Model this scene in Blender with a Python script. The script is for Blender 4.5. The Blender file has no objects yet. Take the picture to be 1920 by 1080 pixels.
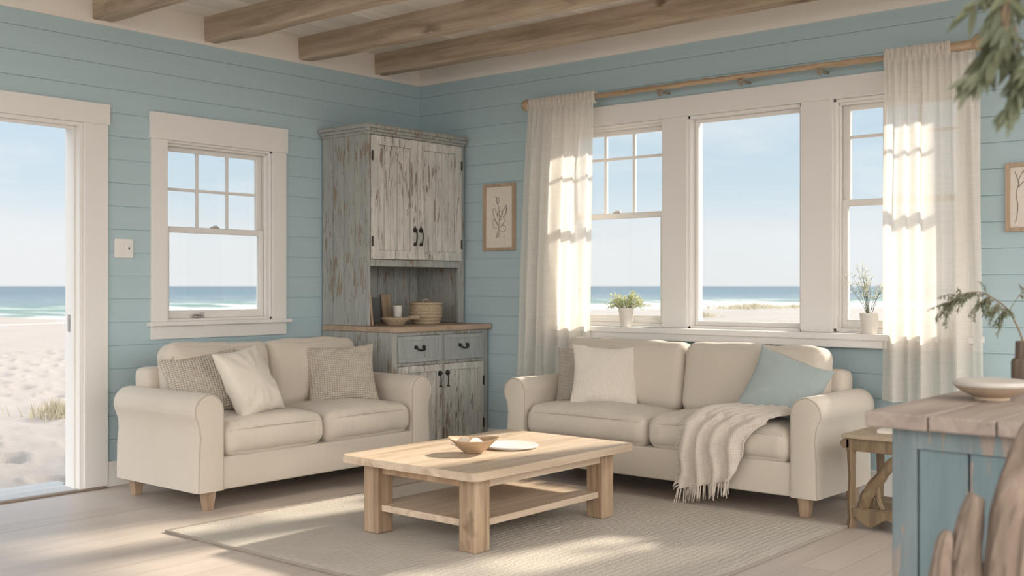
import bpy, bmesh, math, random
from math import sin, cos, pi, radians as R, sqrt, exp
from mathutils import Vector as V, Matrix, noise, Euler
rnd = random.Random(7)
scn = bpy.context.scene
COL = scn.collection

# ------------------------------------------------------------------ helpers
def nz(p, f=1.0, off=0.0):
    return noise.noise(V((p[0]*f+off, p[1]*f+off*1.7, p[2]*f-off)))

def obj(name, bm, m, parent=None, smooth=False, loc=(0, 0, 0), rot=(0, 0, 0)):
    bmesh.ops.recalc_face_normals(bm, faces=bm.faces[:]) if smooth != 'raw' else None
    me = bpy.data.meshes.new(name)
    bm.to_mesh(me); bm.free()
    me.materials.append(m)
    if smooth:
        for p in me.polygons: p.use_smooth = True
        if smooth is True: me.set_sharp_from_angle(angle=R(48))
    o = bpy.data.objects.new(name, me)
    COL.objects.link(o)
    o.location = loc; o.rotation_euler = rot
    if parent: o.parent = parent
    return o

def thing(name, label, cat, loc=(0, 0, 0), rz=0.0, group=None, rot=None):
    o = bpy.data.objects.new(name, None)
    o.empty_display_size = 0.1
    COL.objects.link(o)
    o.location = loc; o.rotation_euler = rot if rot else (0, 0, rz)
    o['label'] = label; o['category'] = cat; o['kind'] = 'thing'
    if group: o['group'] = group
    return o

def tag(o, label, cat, group=None, kind='thing'):
    o['label'] = label; o['category'] = cat; o['kind'] = kind
    if group: o['group'] = group
    return o

def struct(o, label=None):
    o['kind'] = 'structure'
    if label: o['label'] = label
    return o

def senv(name, label=None, loc=(0, 0, 0)):
    o = bpy.data.objects.new(name, None); COL.objects.link(o); o.location = loc
    return struct(o, label)

def B(): return bmesh.new()

def box(bm, x0, x1, y0, y1, z0, z1, r=0.0, seg=2, M=None):
    x0, x1 = min(x0, x1), max(x0, x1); y0, y1 = min(y0, y1), max(y0, y1); z0, z1 = min(z0, z1), max(z0, z1)
    g = bmesh.ops.create_cube(bm, size=1.0)
    vs = g['verts']
    for v in vs:
        v.co = V(((x0+x1)/2+v.co.x*(x1-x0), (y0+y1)/2+v.co.y*(y1-y0), (z0+z1)/2+v.co.z*(z1-z0)))
    if r > 0:
        r = min(r, (x1-x0)*.45, (y1-y0)*.45, (z1-z0)*.45)
        es = list({e for v in vs for e in v.link_edges})
        res = bmesh.ops.bevel(bm, geom=es, offset=r, segments=seg, affect='EDGES', profile=0.6)
        vs = list({v for f in res['faces'] for v in f.verts} | {v for v in vs if v.is_valid})
    if M is not None:
        for v in vs: v.co = M @ v.co
    return vs

def frame_of(d, up=V((0, 0, 1))):
    d = d.normalized()
    a = up if abs(d.dot(up)) < .95 else V((1, 0, 0))
    x = a.cross(d).normalized(); y = d.cross(x)
    return x, y

def tube(bm, pts, rad, seg=8, closed=False, caps=True, rough=0.0, rf=30.0, off=0.0):
    pts = [V(p) for p in pts]; n = len(pts)
    if not hasattr(rad, '__len__'): rad = [rad]*n
    rings = []; x = None
    for i, p in enumerate(pts):
        if closed: d = pts[(i+1) % n]-pts[i-1]
        else: d = pts[min(i+1, n-1)]-pts[max(i-1, 0)]
        d.normalize()
        if x is None: x, y = frame_of(d)
        else:
            x = (x-d*x.dot(d)).normalized(); y = d.cross(x)
        ring = []
        for k in range(seg):
            a = 2*pi*k/seg
            q = x*cos(a)+y*sin(a)
            rr = rad[i]
            if rough: rr *= 1+rough*nz(p+q*rad[i], rf, off)
            ring.append(bm.verts.new(p+q*rr))
        rings.append(ring)
    m = n if closed else n-1
    for i in range(m):
        a, b = rings[i], rings[(i+1) % n]
        for k in range(seg):
            bm.faces.new((a[k], a[(k+1) % seg], b[(k+1) % seg], b[k]))
    if caps and not closed:
        bm.faces.new(rings[0][::-1]); bm.faces.new(rings[-1])
    return rings

def smooth_path(pts, n):
    pts = [V(p) for p in pts]; out = []
    P = [pts[0]]+pts+[pts[-1]]
    for i in range(1, len(P)-2):
        for k in range(n):
            t = k/n
            a, b, c, d = P[i-1], P[i], P[i+1], P[i+2]
            out.append(.5*((2*b)+(c-a)*t+(2*a-5*b+4*c-d)*t*t+(3*b-a-3*c+d)*t**3))
    out.append(pts[-1]); return out

def lerp_list(vals, n):
    m = len(vals)-1
    out = []
    for i in range(n):
        t = i/(n-1)*m; k = min(int(t), m-1); out.append(vals[k]+(vals[k+1]-vals[k])*(t-k))
    return out

def lathe(bm, prof, seg=32, c=(0, 0, 0), ex=1.0, ey=1.0, rough=0.0):
    rings = []
    for r, z in prof:
        ring = []
        for k in range(seg):
            a = 2*pi*k/seg
            rr = max(r, 1e-4)*(1+rough*nz((cos(a)*2, sin(a)*2, z*8)))
            ring.append(bm.verts.new((c[0]+rr*cos(a)*ex, c[1]+rr*sin(a)*ey, c[2]+z)))
        rings.append(ring)
    for a, b in zip(rings, rings[1:]):
        for k in range(seg):
            bm.faces.new((a[k], a[(k+1) % seg], b[(k+1) % seg], b[k]))
    bm.faces.new(rings[0][::-1]); bm.faces.new(rings[-1])

def prism(bm, poly, axis, a0, a1):
    """poly: list of 2D points; axis: 'x','y','z' extrusion axis"""
    def mk(p, a):
        if axis == 'x': return (a, p[0], p[1])
        if axis == 'y': return (p[0], a, p[1])
        return (p[0], p[1], a)
    A = [bm.verts.new(mk(p, a0)) for p in poly]; Bv = [bm.verts.new(mk(p, a1)) for p in poly]
    n = len(poly)
    f1 = bm.faces.new(A[::-1]); f2 = bm.faces.new(Bv)
    for k in range(n): bm.faces.new((A[k], A[(k+1) % n], Bv[(k+1) % n], Bv[k]))
    return A, Bv, f1, f2

def softbox(w, d, h, r, n=(22, 18, 10), crown=0.0, front=0.0, amp=0.0, freq=4.0, seed=0.0, side=0.0, wr=0.0):
    """rounded cushion, centre at origin bottom (z 0..h)"""
    bm = B()
    def ax(k): return [sin((i/k*2-1)*pi/2) for i in range(k+1)]
    X, Y, Z = ax(n[0]), ax(n[1]), ax(n[2])
    def P(u, v, t):
        p = V((u*w/2, v*d/2, t*h/2)); r_ = min(r, w/2-.001, d/2-.001, h/2-.001)
        q = V((max(-w/2+r_, min(w/2-r_, p.x)), max(-d/2+r_, min(d/2-r_, p.y)), max(-h/2+r_, min(h/2-r_, p.z))))
        dl = p-q
        if dl.length > 1e-9:
            m = max(abs(dl.x), abs(dl.y), abs(dl.z)); dl = dl.normalized()*m
        p = q+dl
        e = (1-u*u)*(1-v*v)
        p.z += crown*(e**.6)*t
        p.y -= front*(1-u*u)*(1-t*t)*(1 if v < 0 else -1)*abs(v)
        p.x += side*(1-v*v)*(1-t*t)*u
        if amp:
            k = amp*nz(p, freq, seed)+amp*.45*nz(p, freq*2.6, seed+3)
            p.z += k*(.4+.6*max(t, 0)); p.y += k*(.6 if v < 0 else 0)
        if wr and v < 0.2:
            p.z += wr*sin(u*34+4*nz(p, 6, seed))*max(0, -v+.1)*max(0, t)*(.5+.5*nz(p, 5, seed+9))
            p.y += wr*.8*sin(u*34+4*nz(p, 6, seed))*max(0, -v)*(.5+.5*nz(p, 5, seed+9))*(1-abs(t))
        p.z += h/2
        return p
    cache = {}
    def vert(i, j, k):
        key = (i, j, k)
        if key not in cache: cache[key] = bm.verts.new(P(X[i], Y[j], Z[k]))
        return cache[key]
    a, b, c = n
    for i in range(a):
        for j in range(b):
            bm.faces.new((vert(i, j, 0), vert(i, j+1, 0), vert(i+1, j+1, 0), vert(i+1, j, 0)))
            bm.faces.new((vert(i, j, c), vert(i+1, j, c), vert(i+1, j+1, c), vert(i, j+1, c)))
    for i in range(a):
        for k in range(c):
            bm.faces.new((vert(i, 0, k), vert(i+1, 0, k), vert(i+1, 0, k+1), vert(i, 0, k+1)))
            bm.faces.new((vert(i, b, k), vert(i, b, k+1), vert(i+1, b, k+1), vert(i+1, b, k)))
    for j in range(b):
        for k in range(c):
            bm.faces.new((vert(0, j, k), vert(0, j, k+1), vert(0, j+1, k+1), vert(0, j+1, k)))
            bm.faces.new((vert(a, j, k), vert(a, j+1, k), vert(a, j+1, k+1), vert(a, j, k+1)))
    return bm

# ------------------------------------------------------------------ materials
def newmat(name):
    m = bpy.data.materials.new(name); m.use_nodes = True
    nt = m.node_tree; b = nt.nodes['Principled BSDF']
    return m, nt, b
def nd(nt, t, **kw):
    n = nt.nodes.new(t)
    for k, v in kw.items():
        if k in n.inputs: n.inputs[k].default_value = v
        else: setattr(n, k, v)
    return n
def lk(nt, a, b): nt.links.new(a, b)
def coords(nt, scale=(1, 1, 1), rot=(0, 0, 0), kind='Object'):
    tc = nd(nt, 'ShaderNodeTexCoord'); mp = nd(nt, 'ShaderNodeMapping')
    mp.inputs['Scale'].default_value = scale; mp.inputs['Rotation'].default_value = rot
    lk(nt, tc.outputs[kind], mp.inputs['Vector']); return mp.outputs['Vector']
def ntex(nt, vec, scale, detail=4, rough=.55, dist=0.0):
    n = nd(nt, 'ShaderNodeTexNoise'); n.inputs['Scale'].default_value = scale
    n.inputs['Detail'].default_value = detail; n.inputs['Roughness'].default_value = rough; n.inputs['Distortion'].default_value = dist
    lk(nt, vec, n.inputs['Vector']); return n.outputs['Fac']
def ramp(nt, fac, stops):
    r = nd(nt, 'ShaderNodeValToRGB'); e = r.color_ramp.elements
    while len(e) < len(stops): e.new(.5)
    for i, (p, c) in enumerate(stops):
        e[i].position = p; e[i].color = (c[0], c[1], c[2], 1) if hasattr(c, '__len__') else (c, c, c, 1)
    lk(nt, fac, r.inputs['Fac']); return r.outputs['Color']
def mix(nt, fac, a, b, bt='MIX'):
    m = nd(nt, 'ShaderNodeMix', data_type='RGBA', blend_type=bt)
    for s, v in ((m.inputs[0], fac), (m.inputs[6], a), (m.inputs[7], b)):
        if hasattr(v, 'links'): lk(nt, v, s)
        elif hasattr(v, '__len__'): s.default_value = (v[0], v[1], v[2], 1)
        else: s.default_value = v
    return m.outputs[2]
def math_(nt, op, a, b=0.0, clamp=False):
    m = nd(nt, 'ShaderNodeMath', operation=op); m.use_clamp = clamp
    for s, v in ((m.inputs[0], a), (m.inputs[1], b)):
        if hasattr(v, 'links'): lk(nt, v, s)
        else: s.default_value = v
    return m.outputs[0]
def bump(nt, b, h, strength=.3, dist=.01):
    n = nd(nt, 'ShaderNodeBump'); n.inputs['Strength'].default_value = strength; n.inputs['Distance'].default_value = dist
    lk(nt, h, n.inputs['Height']); lk(nt, n.outputs['Normal'], b.inputs['Normal'])

def paint(name, c, rough=.5, var=.06, sc=3.0, bmp=.08):
    m, nt, b = newmat(name); v = coords(nt)
    n = ntex(nt, v, sc, 5)
    col = mix(nt, n, [x*(1-var) for x in c], [min(1, x*(1+var)) for x in c])
    lk(nt, col, b.inputs['Base Color']); b.inputs['Roughness'].default_value = rough
    bump(nt, b, ntex(nt, v, 60, 4), bmp, .002)
    return m

def wood(name, cs, axis='x', sc=1.0, rough=.6, knots=.0, boards=None, bmp=.25, dark=(.12, .07, .04), chips=0):
    """grain stretched along axis; boards: (axis index, width) tone per board"""
    m, nt, b = newmat(name)
    s = {'x': (1.2, 16, 16), 'y': (16, 1.2, 16), 'z': (16, 16, 1.2)}[axis]
    v = coords(nt, tuple(q*sc for q in s)); v1 = coords(nt)
    g = ntex(nt, v, 1.0, 7, .62, .6)
    fine = ntex(nt, coords(nt, tuple(q*sc*(4 if q > 5 else 2) for q in s)), 1.0, 4, .6)
    col = ramp(nt, g, [(.28, cs[0]), (.5, cs[1]), (.72, cs[2])])
    col = mix(nt, math_(nt, 'MULTIPLY', fine, .35), col, [x*.62 for x in cs[0]])
    if boards:
        sep = nd(nt, 'ShaderNodeSeparateXYZ'); lk(nt, v1, sep.inputs[0])
        q = math_(nt, 'FLOOR', math_(nt, 'DIVIDE', sep.outputs[boards[0]], boards[1]))
        wn = nd(nt, 'ShaderNodeTexWhiteNoise', noise_dimensions='1D'); lk(nt, q, wn.inputs['W'])
        col = mix(nt, math_(nt, 'MULTIPLY', wn.outputs['Value'], .55), col, [x*.60 for x in cs[1]])
    if knots:
        vo = nd(nt, 'ShaderNodeTexVoronoi'); vo.inputs['Scale'].default_value = 1.0
        ks = {'x': (2.2, 7, 7), 'y': (7, 2.2, 7), 'z': (7, 7, 2.2)}[axis]
        kv = nd(nt, 'ShaderNodeMapping'); kv.inputs['Scale'].default_value = tuple(q*sc for q in ks)
        dn = nd(nt, 'ShaderNodeTexNoise'); dn.inputs['Scale'].default_value = 14
        lk(nt, v1, dn.inputs['Vector'])
        ad = nd(nt, 'ShaderNodeVectorMath', operation='MULTIPLY_ADD'); lk(nt, dn.outputs['Color'], ad.inputs[0]); ad.inputs[1].default_value = (.08, .08, .08)
        lk(nt, v1, ad.inputs[2]); lk(nt, ad.outputs[0], kv.inputs['Vector']); lk(nt, kv.outputs[0], vo.inputs['Vector'])
        kf = ramp(nt, vo.outputs['Distance'], [(.0, 1), (.08+.1*knots, .8), (.16+.14*knots, 0)])
        gate = ramp(nt, ntex(nt, v1, 3.1*sc, 2), [(.5, 0), (.6, 1)])
        kf = math_(nt, 'MULTIPLY', math_(nt, 'MULTIPLY', kf, gate), min(1, knots*1.2))
        col = mix(nt, kf, col, dark)
    lk(nt, col, b.inputs['Base Color']); b.inputs['Roughness'].default_value = rough
    bump(nt, b, g, bmp, .006)
    return m

def fabric(name, c, sc=500, var=.08, bmp=.35, rough=.95, weave=True, stripes=None):
    m, nt, b = newmat(name); v = coords(nt)
    n = ntex(nt, v, 2.5, 4); n2 = ntex(nt, v, 190, 3)
    col = mix(nt, n, [x*(1-var) for x in c], [min(1, x*(1+var)) for x in c])
    col = mix(nt, math_(nt, 'MULTIPLY', n2, .3), col, [x*.8 for x in c])
    lk(nt, col, b.inputs['Base Color']); b.inputs['Roughness'].default_value = rough
    b.inputs['Sheen Weight'].default_value = .2; b.inputs['Sheen Roughness'].default_value = .6
    hs = n2
    if weave:
        w1 = nd(nt, 'ShaderNodeTexWave', wave_type='BANDS', bands_direction='X'); w1.inputs['Scale'].default_value = sc/6; lk(nt, v, w1.inputs['Vector'])
        w2 = nd(nt, 'ShaderNodeTexWave', wave_type='BANDS', bands_direction='Z'); w2.inputs['Scale'].default_value = sc/6; lk(nt, v, w2.inputs['Vector'])
        hs = math_(nt, 'ADD', math_(nt, 'ADD', w1.outputs['Fac'], w2.outputs['Fac']), n2)
    bump(nt, b, hs, bmp, .0015)
    return m

def knit(name, c, cell=.015, dark=.66):
    """chunky waffle weave in the cushion's own x / y plane"""
    m, nt, b = newmat(name)
    tc = nd(nt, 'ShaderNodeTexCoord'); sep = nd(nt, 'ShaderNodeSeparateXYZ')
    dn = nd(nt, 'ShaderNodeTexNoise'); dn.inputs['Scale'].default_value = 25; lk(nt, tc.outputs['Object'], dn.inputs['Vector'])
    ad = nd(nt, 'ShaderNodeVectorMath', operation='MULTIPLY_ADD'); lk(nt, dn.outputs['Color'], ad.inputs[0]); ad.inputs[1].default_value = (.012,)*3; lk(nt, tc.outputs['Object'], ad.inputs[2])
    lk(nt, ad.outputs[0], sep.inputs[0])
    k = pi/cell
    sx = math_(nt, 'ABSOLUTE', math_(nt, 'SINE', math_(nt, 'MULTIPLY', sep.outputs[0], k)))
    sy = math_(nt, 'ABSOLUTE', math_(nt, 'SINE', math_(nt, 'MULTIPLY', sep.outputs[1], k*1.15)))
    h = math_(nt, 'POWER', math_(nt, 'MULTIPLY', sx, sy), .6)
    n = ntex(nt, tc.outputs['Object'], 140, 3)
    h2 = math_(nt, 'MULTIPLY', h, math_(nt, 'ADD', n, .5))
    col = mix(nt, ramp(nt, h2, [(.1, 0), (.6, 1)]), [x*dark for x in c], c)
    lk(nt, col, b.inputs['Base Color']); b.inputs['Roughness'].default_value = 1
    bump(nt, b, h2, .9, .008)
    return m

def distressed(name, c, chip=(.23, .17, .12), amount=.5, axis='z', c2=None, sc=1.0):
    m, nt, b = newmat(name)
    s = {'z': (26, 26, 3.4), 'x': (3.4, 26, 26), 'y': (26, 3.4, 26)}[axis]
    v = coords(nt, tuple(q*sc for q in s)); v0 = coords(nt)
    n1 = ntex(nt, v, 1.6, 8, .65, .8); n2 = ntex(nt, v0, 2.6*sc, 3); n3 = ntex(nt, v, .8, 5, .6)
    base = mix(nt, ramp(nt, n3, [(.35, 0), (.65, 1)]), [x*.86 for x in c], c2 or [min(1, x*1.12) for x in c])
    f = math_(nt, 'ADD', n1, math_(nt, 'MULTIPLY', n2, .35))
    th = .86-.16*amount
    chipf = ramp(nt, f, [(th+.012, 0), (th+.05, .85)])
    halo = ramp(nt, f, [(th-.05, 0), (th, .5)])
    col = mix(nt, halo, base, [x*.75+.04 for x in c])
    cc = mix(nt, ntex(nt, v, 5, 4), chip, [x*1.9 for x in chip])
    col = mix(nt, chipf, col, cc)
    lk(nt, col, b.inputs['Base Color']); b.inputs['Roughness'].default_value = .65
    bump(nt, b, math_(nt, 'MULTIPLY', f, -1), .35, .006)
    return m

def shiplap_paint():
    m, nt, b = newmat('blue_shiplap_paint')
    v = coords(nt, (1.0, 1.0, 14)); v0 = coords(nt)
    g = ntex(nt, v, 1.6, 6, .6, .3)
    sep = nd(nt, 'ShaderNodeSeparateXYZ'); lk(nt, v0, sep.inputs[0])
    q = math_(nt, 'FLOOR', math_(nt, 'DIVIDE', sep.outputs[2], .14))
    wn = nd(nt, 'ShaderNodeTexWhiteNoise', noise_dimensions='1D'); lk(nt, q, wn.inputs['W'])
    c = (.425, .55, .585)
    col = mix(nt, g, [x*.94 for x in c], [x*1.06 for x in c])
    col = mix(nt, math_(nt, 'MULTIPLY', wn.outputs['Value'], .25), col, (.405, .535, .575))
    lk(nt, col, b.inputs['Base Color']); b.inputs['Roughness'].default_value = .5
    bump(nt, b, g, .15, .004)
    return m

def glass():
    m, nt, b = newmat('window_glass')
    nt.nodes.remove(b); out = nt.nodes['Material Output']
    tr = nd(nt, 'ShaderNodeBsdfTransparent'); tr.inputs[0].default_value = (.98, .99, .99, 1)
    gl = nd(nt, 'ShaderNodeBsdfGlossy'); gl.inputs['Roughness'].default_value = .02
    fr = nd(nt, 'ShaderNodeFresnel'); fr.inputs['IOR'].default_value = 1.25
    mx = nd(nt, 'ShaderNodeMixShader'); lk(nt, fr.outputs[0], mx.inputs[0]); lk(nt, tr.outputs[0], mx.inputs[1]); lk(nt, gl.outputs[0], mx.inputs[2])
    lk(nt, mx.outputs[0], out.inputs[0]); return m

def sheer():
    m, nt, b = newmat('sheer_linen')
    out = nt.nodes['Material Output']; v = coords(nt, (1, 1, 1))
    slub = ntex(nt, coords(nt, (6, 6, 260)), 1.0, 3); slub2 = ntex(nt, coords(nt, (260, 260, 5)), 1.0, 3)
    s = math_(nt, 'ADD', math_(nt, 'MULTIPLY', slub, .5), math_(nt, 'MULTIPLY', slub2, .5))
    col = mix(nt, s, (.80, .75, .68), (.90, .865, .81))
    lk(nt, col, b.inputs['Base Color']); b.inputs['Roughness'].default_value = .9
    tl = nd(nt, 'ShaderNodeBsdfTranslucent'); tl.inputs[0].default_value = (.92, .88, .82, 1)
    tr = nd(nt, 'ShaderNodeBsdfTransparent')
    m1 = nd(nt, 'ShaderNodeMixShader'); m1.inputs[0].default_value = .48
    lk(nt, b.outputs[0], m1.inputs[1]); lk(nt, tl.outputs[0], m1.inputs[2])
    m2 = nd(nt, 'ShaderNodeMixShader')
    lk(nt, ramp(nt, s, [(.35, .22), (.65, .10)]), m2.inputs[0]); lk(nt, m1.outputs[0], m2.inputs[1]); lk(nt, tr.outputs[0], m2.inputs[2])
    lk(nt, m2.outputs[0], out.inputs[0]); bump(nt, b, s, .15, .001)
    return m

def leafmat(name, c, c2, trans=.35):
    m, nt, b = newmat(name); v = coords(nt)
    col = mix(nt, ntex(nt, v, 9, 3), c, c2); lk(nt, col, b.inputs['Base Color']); b.inputs['Roughness'].default_value = .55
    tl = nd(nt, 'ShaderNodeBsdfTranslucent'); lk(nt, col, tl.inputs[0])
    mx = nd(nt, 'ShaderNodeMixShader'); mx.inputs[0].default_value = trans
    lk(nt, b.outputs[0], mx.inputs[1]); lk(nt, tl.outputs[0], mx.inputs[2]); lk(nt, mx.outputs[0], nt.nodes['Material Output'].inputs[0])
    return m

def plain(name, c, rough=.5, metal=0.0):
    m, nt, b = newmat(name); v = coords(nt)
    col = mix(nt, ntex(nt, v, 25, 4), [x*.88 for x in c], [min(1, x*1.1) for x in c])
    lk(nt, col, b.inputs['Base Color']); b.inputs['Roughness'].default_value = rough; b.inputs['Metallic'].default_value = metal
    return m

M_wall = shiplap_paint()
M_white = paint('white_trim_paint', (.77, .745, .71), .4, .03)
M_band = paint('cream_plaster_paint', (.80, .745, .68), .8, .04)
M_iron = plain('dark_iron', (.035, .03, .026), .5, .6)
M_steel = plain('satin_steel', (.45, .43, .41), .35, .9)
M_beam = wood('weathered_beam_wood', [(.30, .225, .155), (.50, .39, .285), (.66, .54, .41)], 'x', 1.0, .8, 1.0, bmp=.5, dark=(.16, .10, .06))
M_ceil = wood('whitewashed_ceiling_boards', [(.74, .68, .60), (.84, .79, .72), (.90, .86, .80)], 'y', .8, .8, 0, boards=(0, .14), bmp=.1)
M_floor = None
M_glass = glass(); M_sheer = sheer()
M_cab = distressed('distressed_grey_paint', (.36, .375, .355), amount=.80, chip=(.17, .125, .085), c2=(.41, .41, .38))
M_cabdoor = distressed('distressed_pale_door_paint', (.55, .545, .51), amount=.74, chip=(.14, .10, .07), c2=(.70, .675, .62), sc=1.1)
M_cabin = distressed('plain_grey_paint', (.36, .385, .375), amount=.25, chip=(.16, .12, .09))
M_counter = wood('oak_counter_wood', [(.34, .24, .17), (.45, .33, .24), (.55, .42, .32)], 'y', 1.0, .5, .3)
M_linen = fabric('oatmeal_linen', (.60, .53, .445))
M_linen2 = fabric('cream_linen', (.70, .64, .55), sc=330, bmp=.5)
M_rib = fabric('ribbed_cream_cotton', (.69, .63, .55), sc=260, bmp=.7)
M_blue = fabric('pale_blue_linen', (.34, .395, .385), sc=380)
M_pipe = fabric('darker_linen_piping', (.44, .38, .31), weave=False)
M_knit = knit('chunky_taupe_knit', (.64, .565, .475))
M_knit2 = knit('chunky_grey_knit', (.60, .54, .46), .013, .68)
M_leg = wood('light_oak_leg', [(.28, .185, .115), (.38, .265, .175), (.48, .35, .24)], 'z', 1.4, .5, .2)
M_table = wood('pine_table_wood', [(.42, .30, .20), (.66, .52, .385), (.79, .66, .51)], 'y', 1.0, .5, .5, boards=(0, .11))
M_tleg = wood('pine_leg_wood', [(.22, .14, .085), (.40, .28, .18), (.55, .41, .28)], 'z', 1.3, .55, 1.0)
M_tedge = wood('pine_end_grain', [(.34, .21, .12), (.52, .35, .21), (.64, .46, .30)], 'z', .9, .6, .2, boards=(0, .05))
M_old = wood('aged_brown_wood', [(.13, .085, .045), (.22, .15, .085), (.33, .235, .14)], 'z', 1.2, .65, .5)
M_oldtop = wood('aged_table_top', [(.30, .225, .15), (.42, .33, .23), (.52, .42, .31)], 'x', 1.2, .6, .4)
M_island = distressed('distressed_blue_paint', (.13, .185, .20), chip=(.20, .15, .115), amount=.5, c2=(.16, .215, .23), sc=.8)
M_islandtrim = distressed('worn_blue_paint_stile', (.15, .195, .205), chip=(.19, .145, .115), amount=1.0, c2=(.18, .225, .23), sc=.8)
M_islandtop = wood('reclaimed_plank_top', [(.22, .17, .14), (.34, .275, .23), (.46, .385, .33)], 'y', .9, .6, .6)
M_drift = wood('driftwood_grey', [(.10, .07, .05), (.19, .14, .105), (.30, .235, .185)], 'z', 1.4, .85, .4, bmp=.8)
M_rod = wood('driftwood_rod_wood', [(.30, .20, .12), (.50, .36, .23), (.64, .49, .34)], 'x', 1.8, .75, .4)
M_stone = plain('speckled_stoneware', (.50, .46, .41), .6)
M_clay = plain('tan_clay', (.45, .34, .24), .7)
M_ceramic = plain('matt_cream_ceramic', (.74, .70, .64), .65)
M_bowl = wood('turned_bowl_wood', [(.34, .22, .13), (.47, .32, .20), (.60, .43, .29)], 'x', 2.5, .5, .3)
M_board = wood('cutting_board_wood', [(.40, .28, .18), (.52, .38, .26), (.62, .47, .34)], 'z', 2, .6, .2)
M_dark = plain('slate_grey_board', (.16, .17, .17), .7)
M_basket = wood('coiled_straw', [(.34, .26, .17), (.48, .38, .26), (.58, .47, .34)], 'x', 6, .8, 0)
M_paper = plain('warm_paper', (.76, .69, .60), .9)
M_ink = plain('brown_ink', (.17, .13, .11), .9)
M_frame = wood('frame_oak', [(.36, .26, .17), (.48, .35, .24), (.58, .44, .32)], 'z', 2, .6, .2)
M_stem = plain('twig_bark', (.22, .16, .10), .8)
M_leafp = leafmat('pale_green_leaf', (.52, .55, .33), (.72, .74, .52), .5)
M_leafo = leafmat('olive_leaf', (.085, .095, .05), (.17, .185, .105), .2)
M_leafs = leafmat('sage_leaf', (.15, .17, .10), (.28, .30, .20), .3)
M_flower = leafmat('white_flower', (.62, .63, .52), (.82, .82, .74), .4)
M_soil = plain('dark_soil', (.06, .045, .03), 1)

def floor_mat():
    m, nt, b = newmat('whitewashed_floor_planks')
    v = coords(nt, (1, 1, 1), (0, 0, R(90)))
    br = nd(nt, 'ShaderNodeTexBrick'); br.offset = .37; br.inputs['Scale'].default_value = 1
    br.inputs['Brick Width'].default_value = 2.3; br.inputs['Row Height'].default_value = .17
    br.inputs['Mortar Size'].default_value = .0022; br.inputs['Mortar Smooth'].default_value = .3
    br.inputs['Color1'].default_value = (.50, .43, .375, 1); br.inputs['Color2'].default_value = (.40, .34, .295, 1); br.inputs['Mortar'].default_value = (.19, .15, .125, 1)
    lk(nt, v, br.inputs['Vector'])
    g = ntex(nt, coords(nt, (16, .9, 16)), 1.3, 7, .6, .5)
    col = mix(nt, ramp(nt, g, [(.3, 0), (.7, 1)]), br.outputs['Color'], (.58, .51, .45))
    col = mix(nt, .5, br.outputs['Color'], col)
    n2 = ntex(nt, coords(nt), 1.1, 3); col = mix(nt, math_(nt, 'MULTIPLY', n2, .3), col, (.42, .35, .30))
    lk(nt, col, b.inputs['Base Color']); b.inputs['Roughness'].default_value = .42
    hh = math_(nt, 'SUBTRACT', math_(nt, 'MULTIPLY', g, .25), br.outputs['Fac'])
    bump(nt, b, hh, .35, .004); return m
M_floor = floor_mat()

def rug_mat():
    m, nt, b = newmat('cream_woven_rug'); v = coords(nt)
    n1 = ntex(nt, v, 3.5, 5, .6); n2 = ntex(nt, v, 110, 3)
    w = nd(nt, 'ShaderNodeTexWave', wave_type='BANDS', bands_direction='X'); w.inputs['Scale'].default_value = 9; w.inputs['Distortion'].default_value = 5; w.inputs['Detail'].default_value = 3; lk(nt, v, w.inputs['Vector'])
    col = mix(nt, n1, (.42, .38, .33), (.53, .49, .435)); col = mix(nt, math_(nt, 'MULTIPLY', n2, .4), col, (.50, .44, .36))
    col = mix(nt, math_(nt, 'MULTIPLY', w.outputs['Fac'], .08), col, (.50, .44, .36))
    lk(nt, col, b.inputs['Base Color']); b.inputs['Roughness'].default_value = 1
    bump(nt, b, math_(nt, 'ADD', math_(nt, 'ADD', math_(nt, 'MULTIPLY', w.outputs['Fac'], .3), n2), n1), .8, .008); return m
M_rug = rug_mat()

# ------------------------------------------------------------------ room shell
WL, WR_ = -.246, .27
ZC, ZB = 2.927, 2.752          # ceiling, bottom of the cream band
FX, FY = 6.6, -6.6             # how far floor and ceiling run behind the viewer
bm = B(); box(bm, WL-.16, FX, FY, WR_+.15, -.1, 0); struct(obj('floor', bm, M_floor))
# ceiling boards run along y
bm = B(); box(bm, WL-.1, FX, FY, WR_+.12, ZC+.012, ZC+.05)
x = WL-.05
while x < FX:
    box(bm, x+.0015, x+.1385, FY, WR_+.1, ZC, ZC+.015, .003, 1); x += .14
struct(obj('ceiling', bm, M_ceil))

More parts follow.
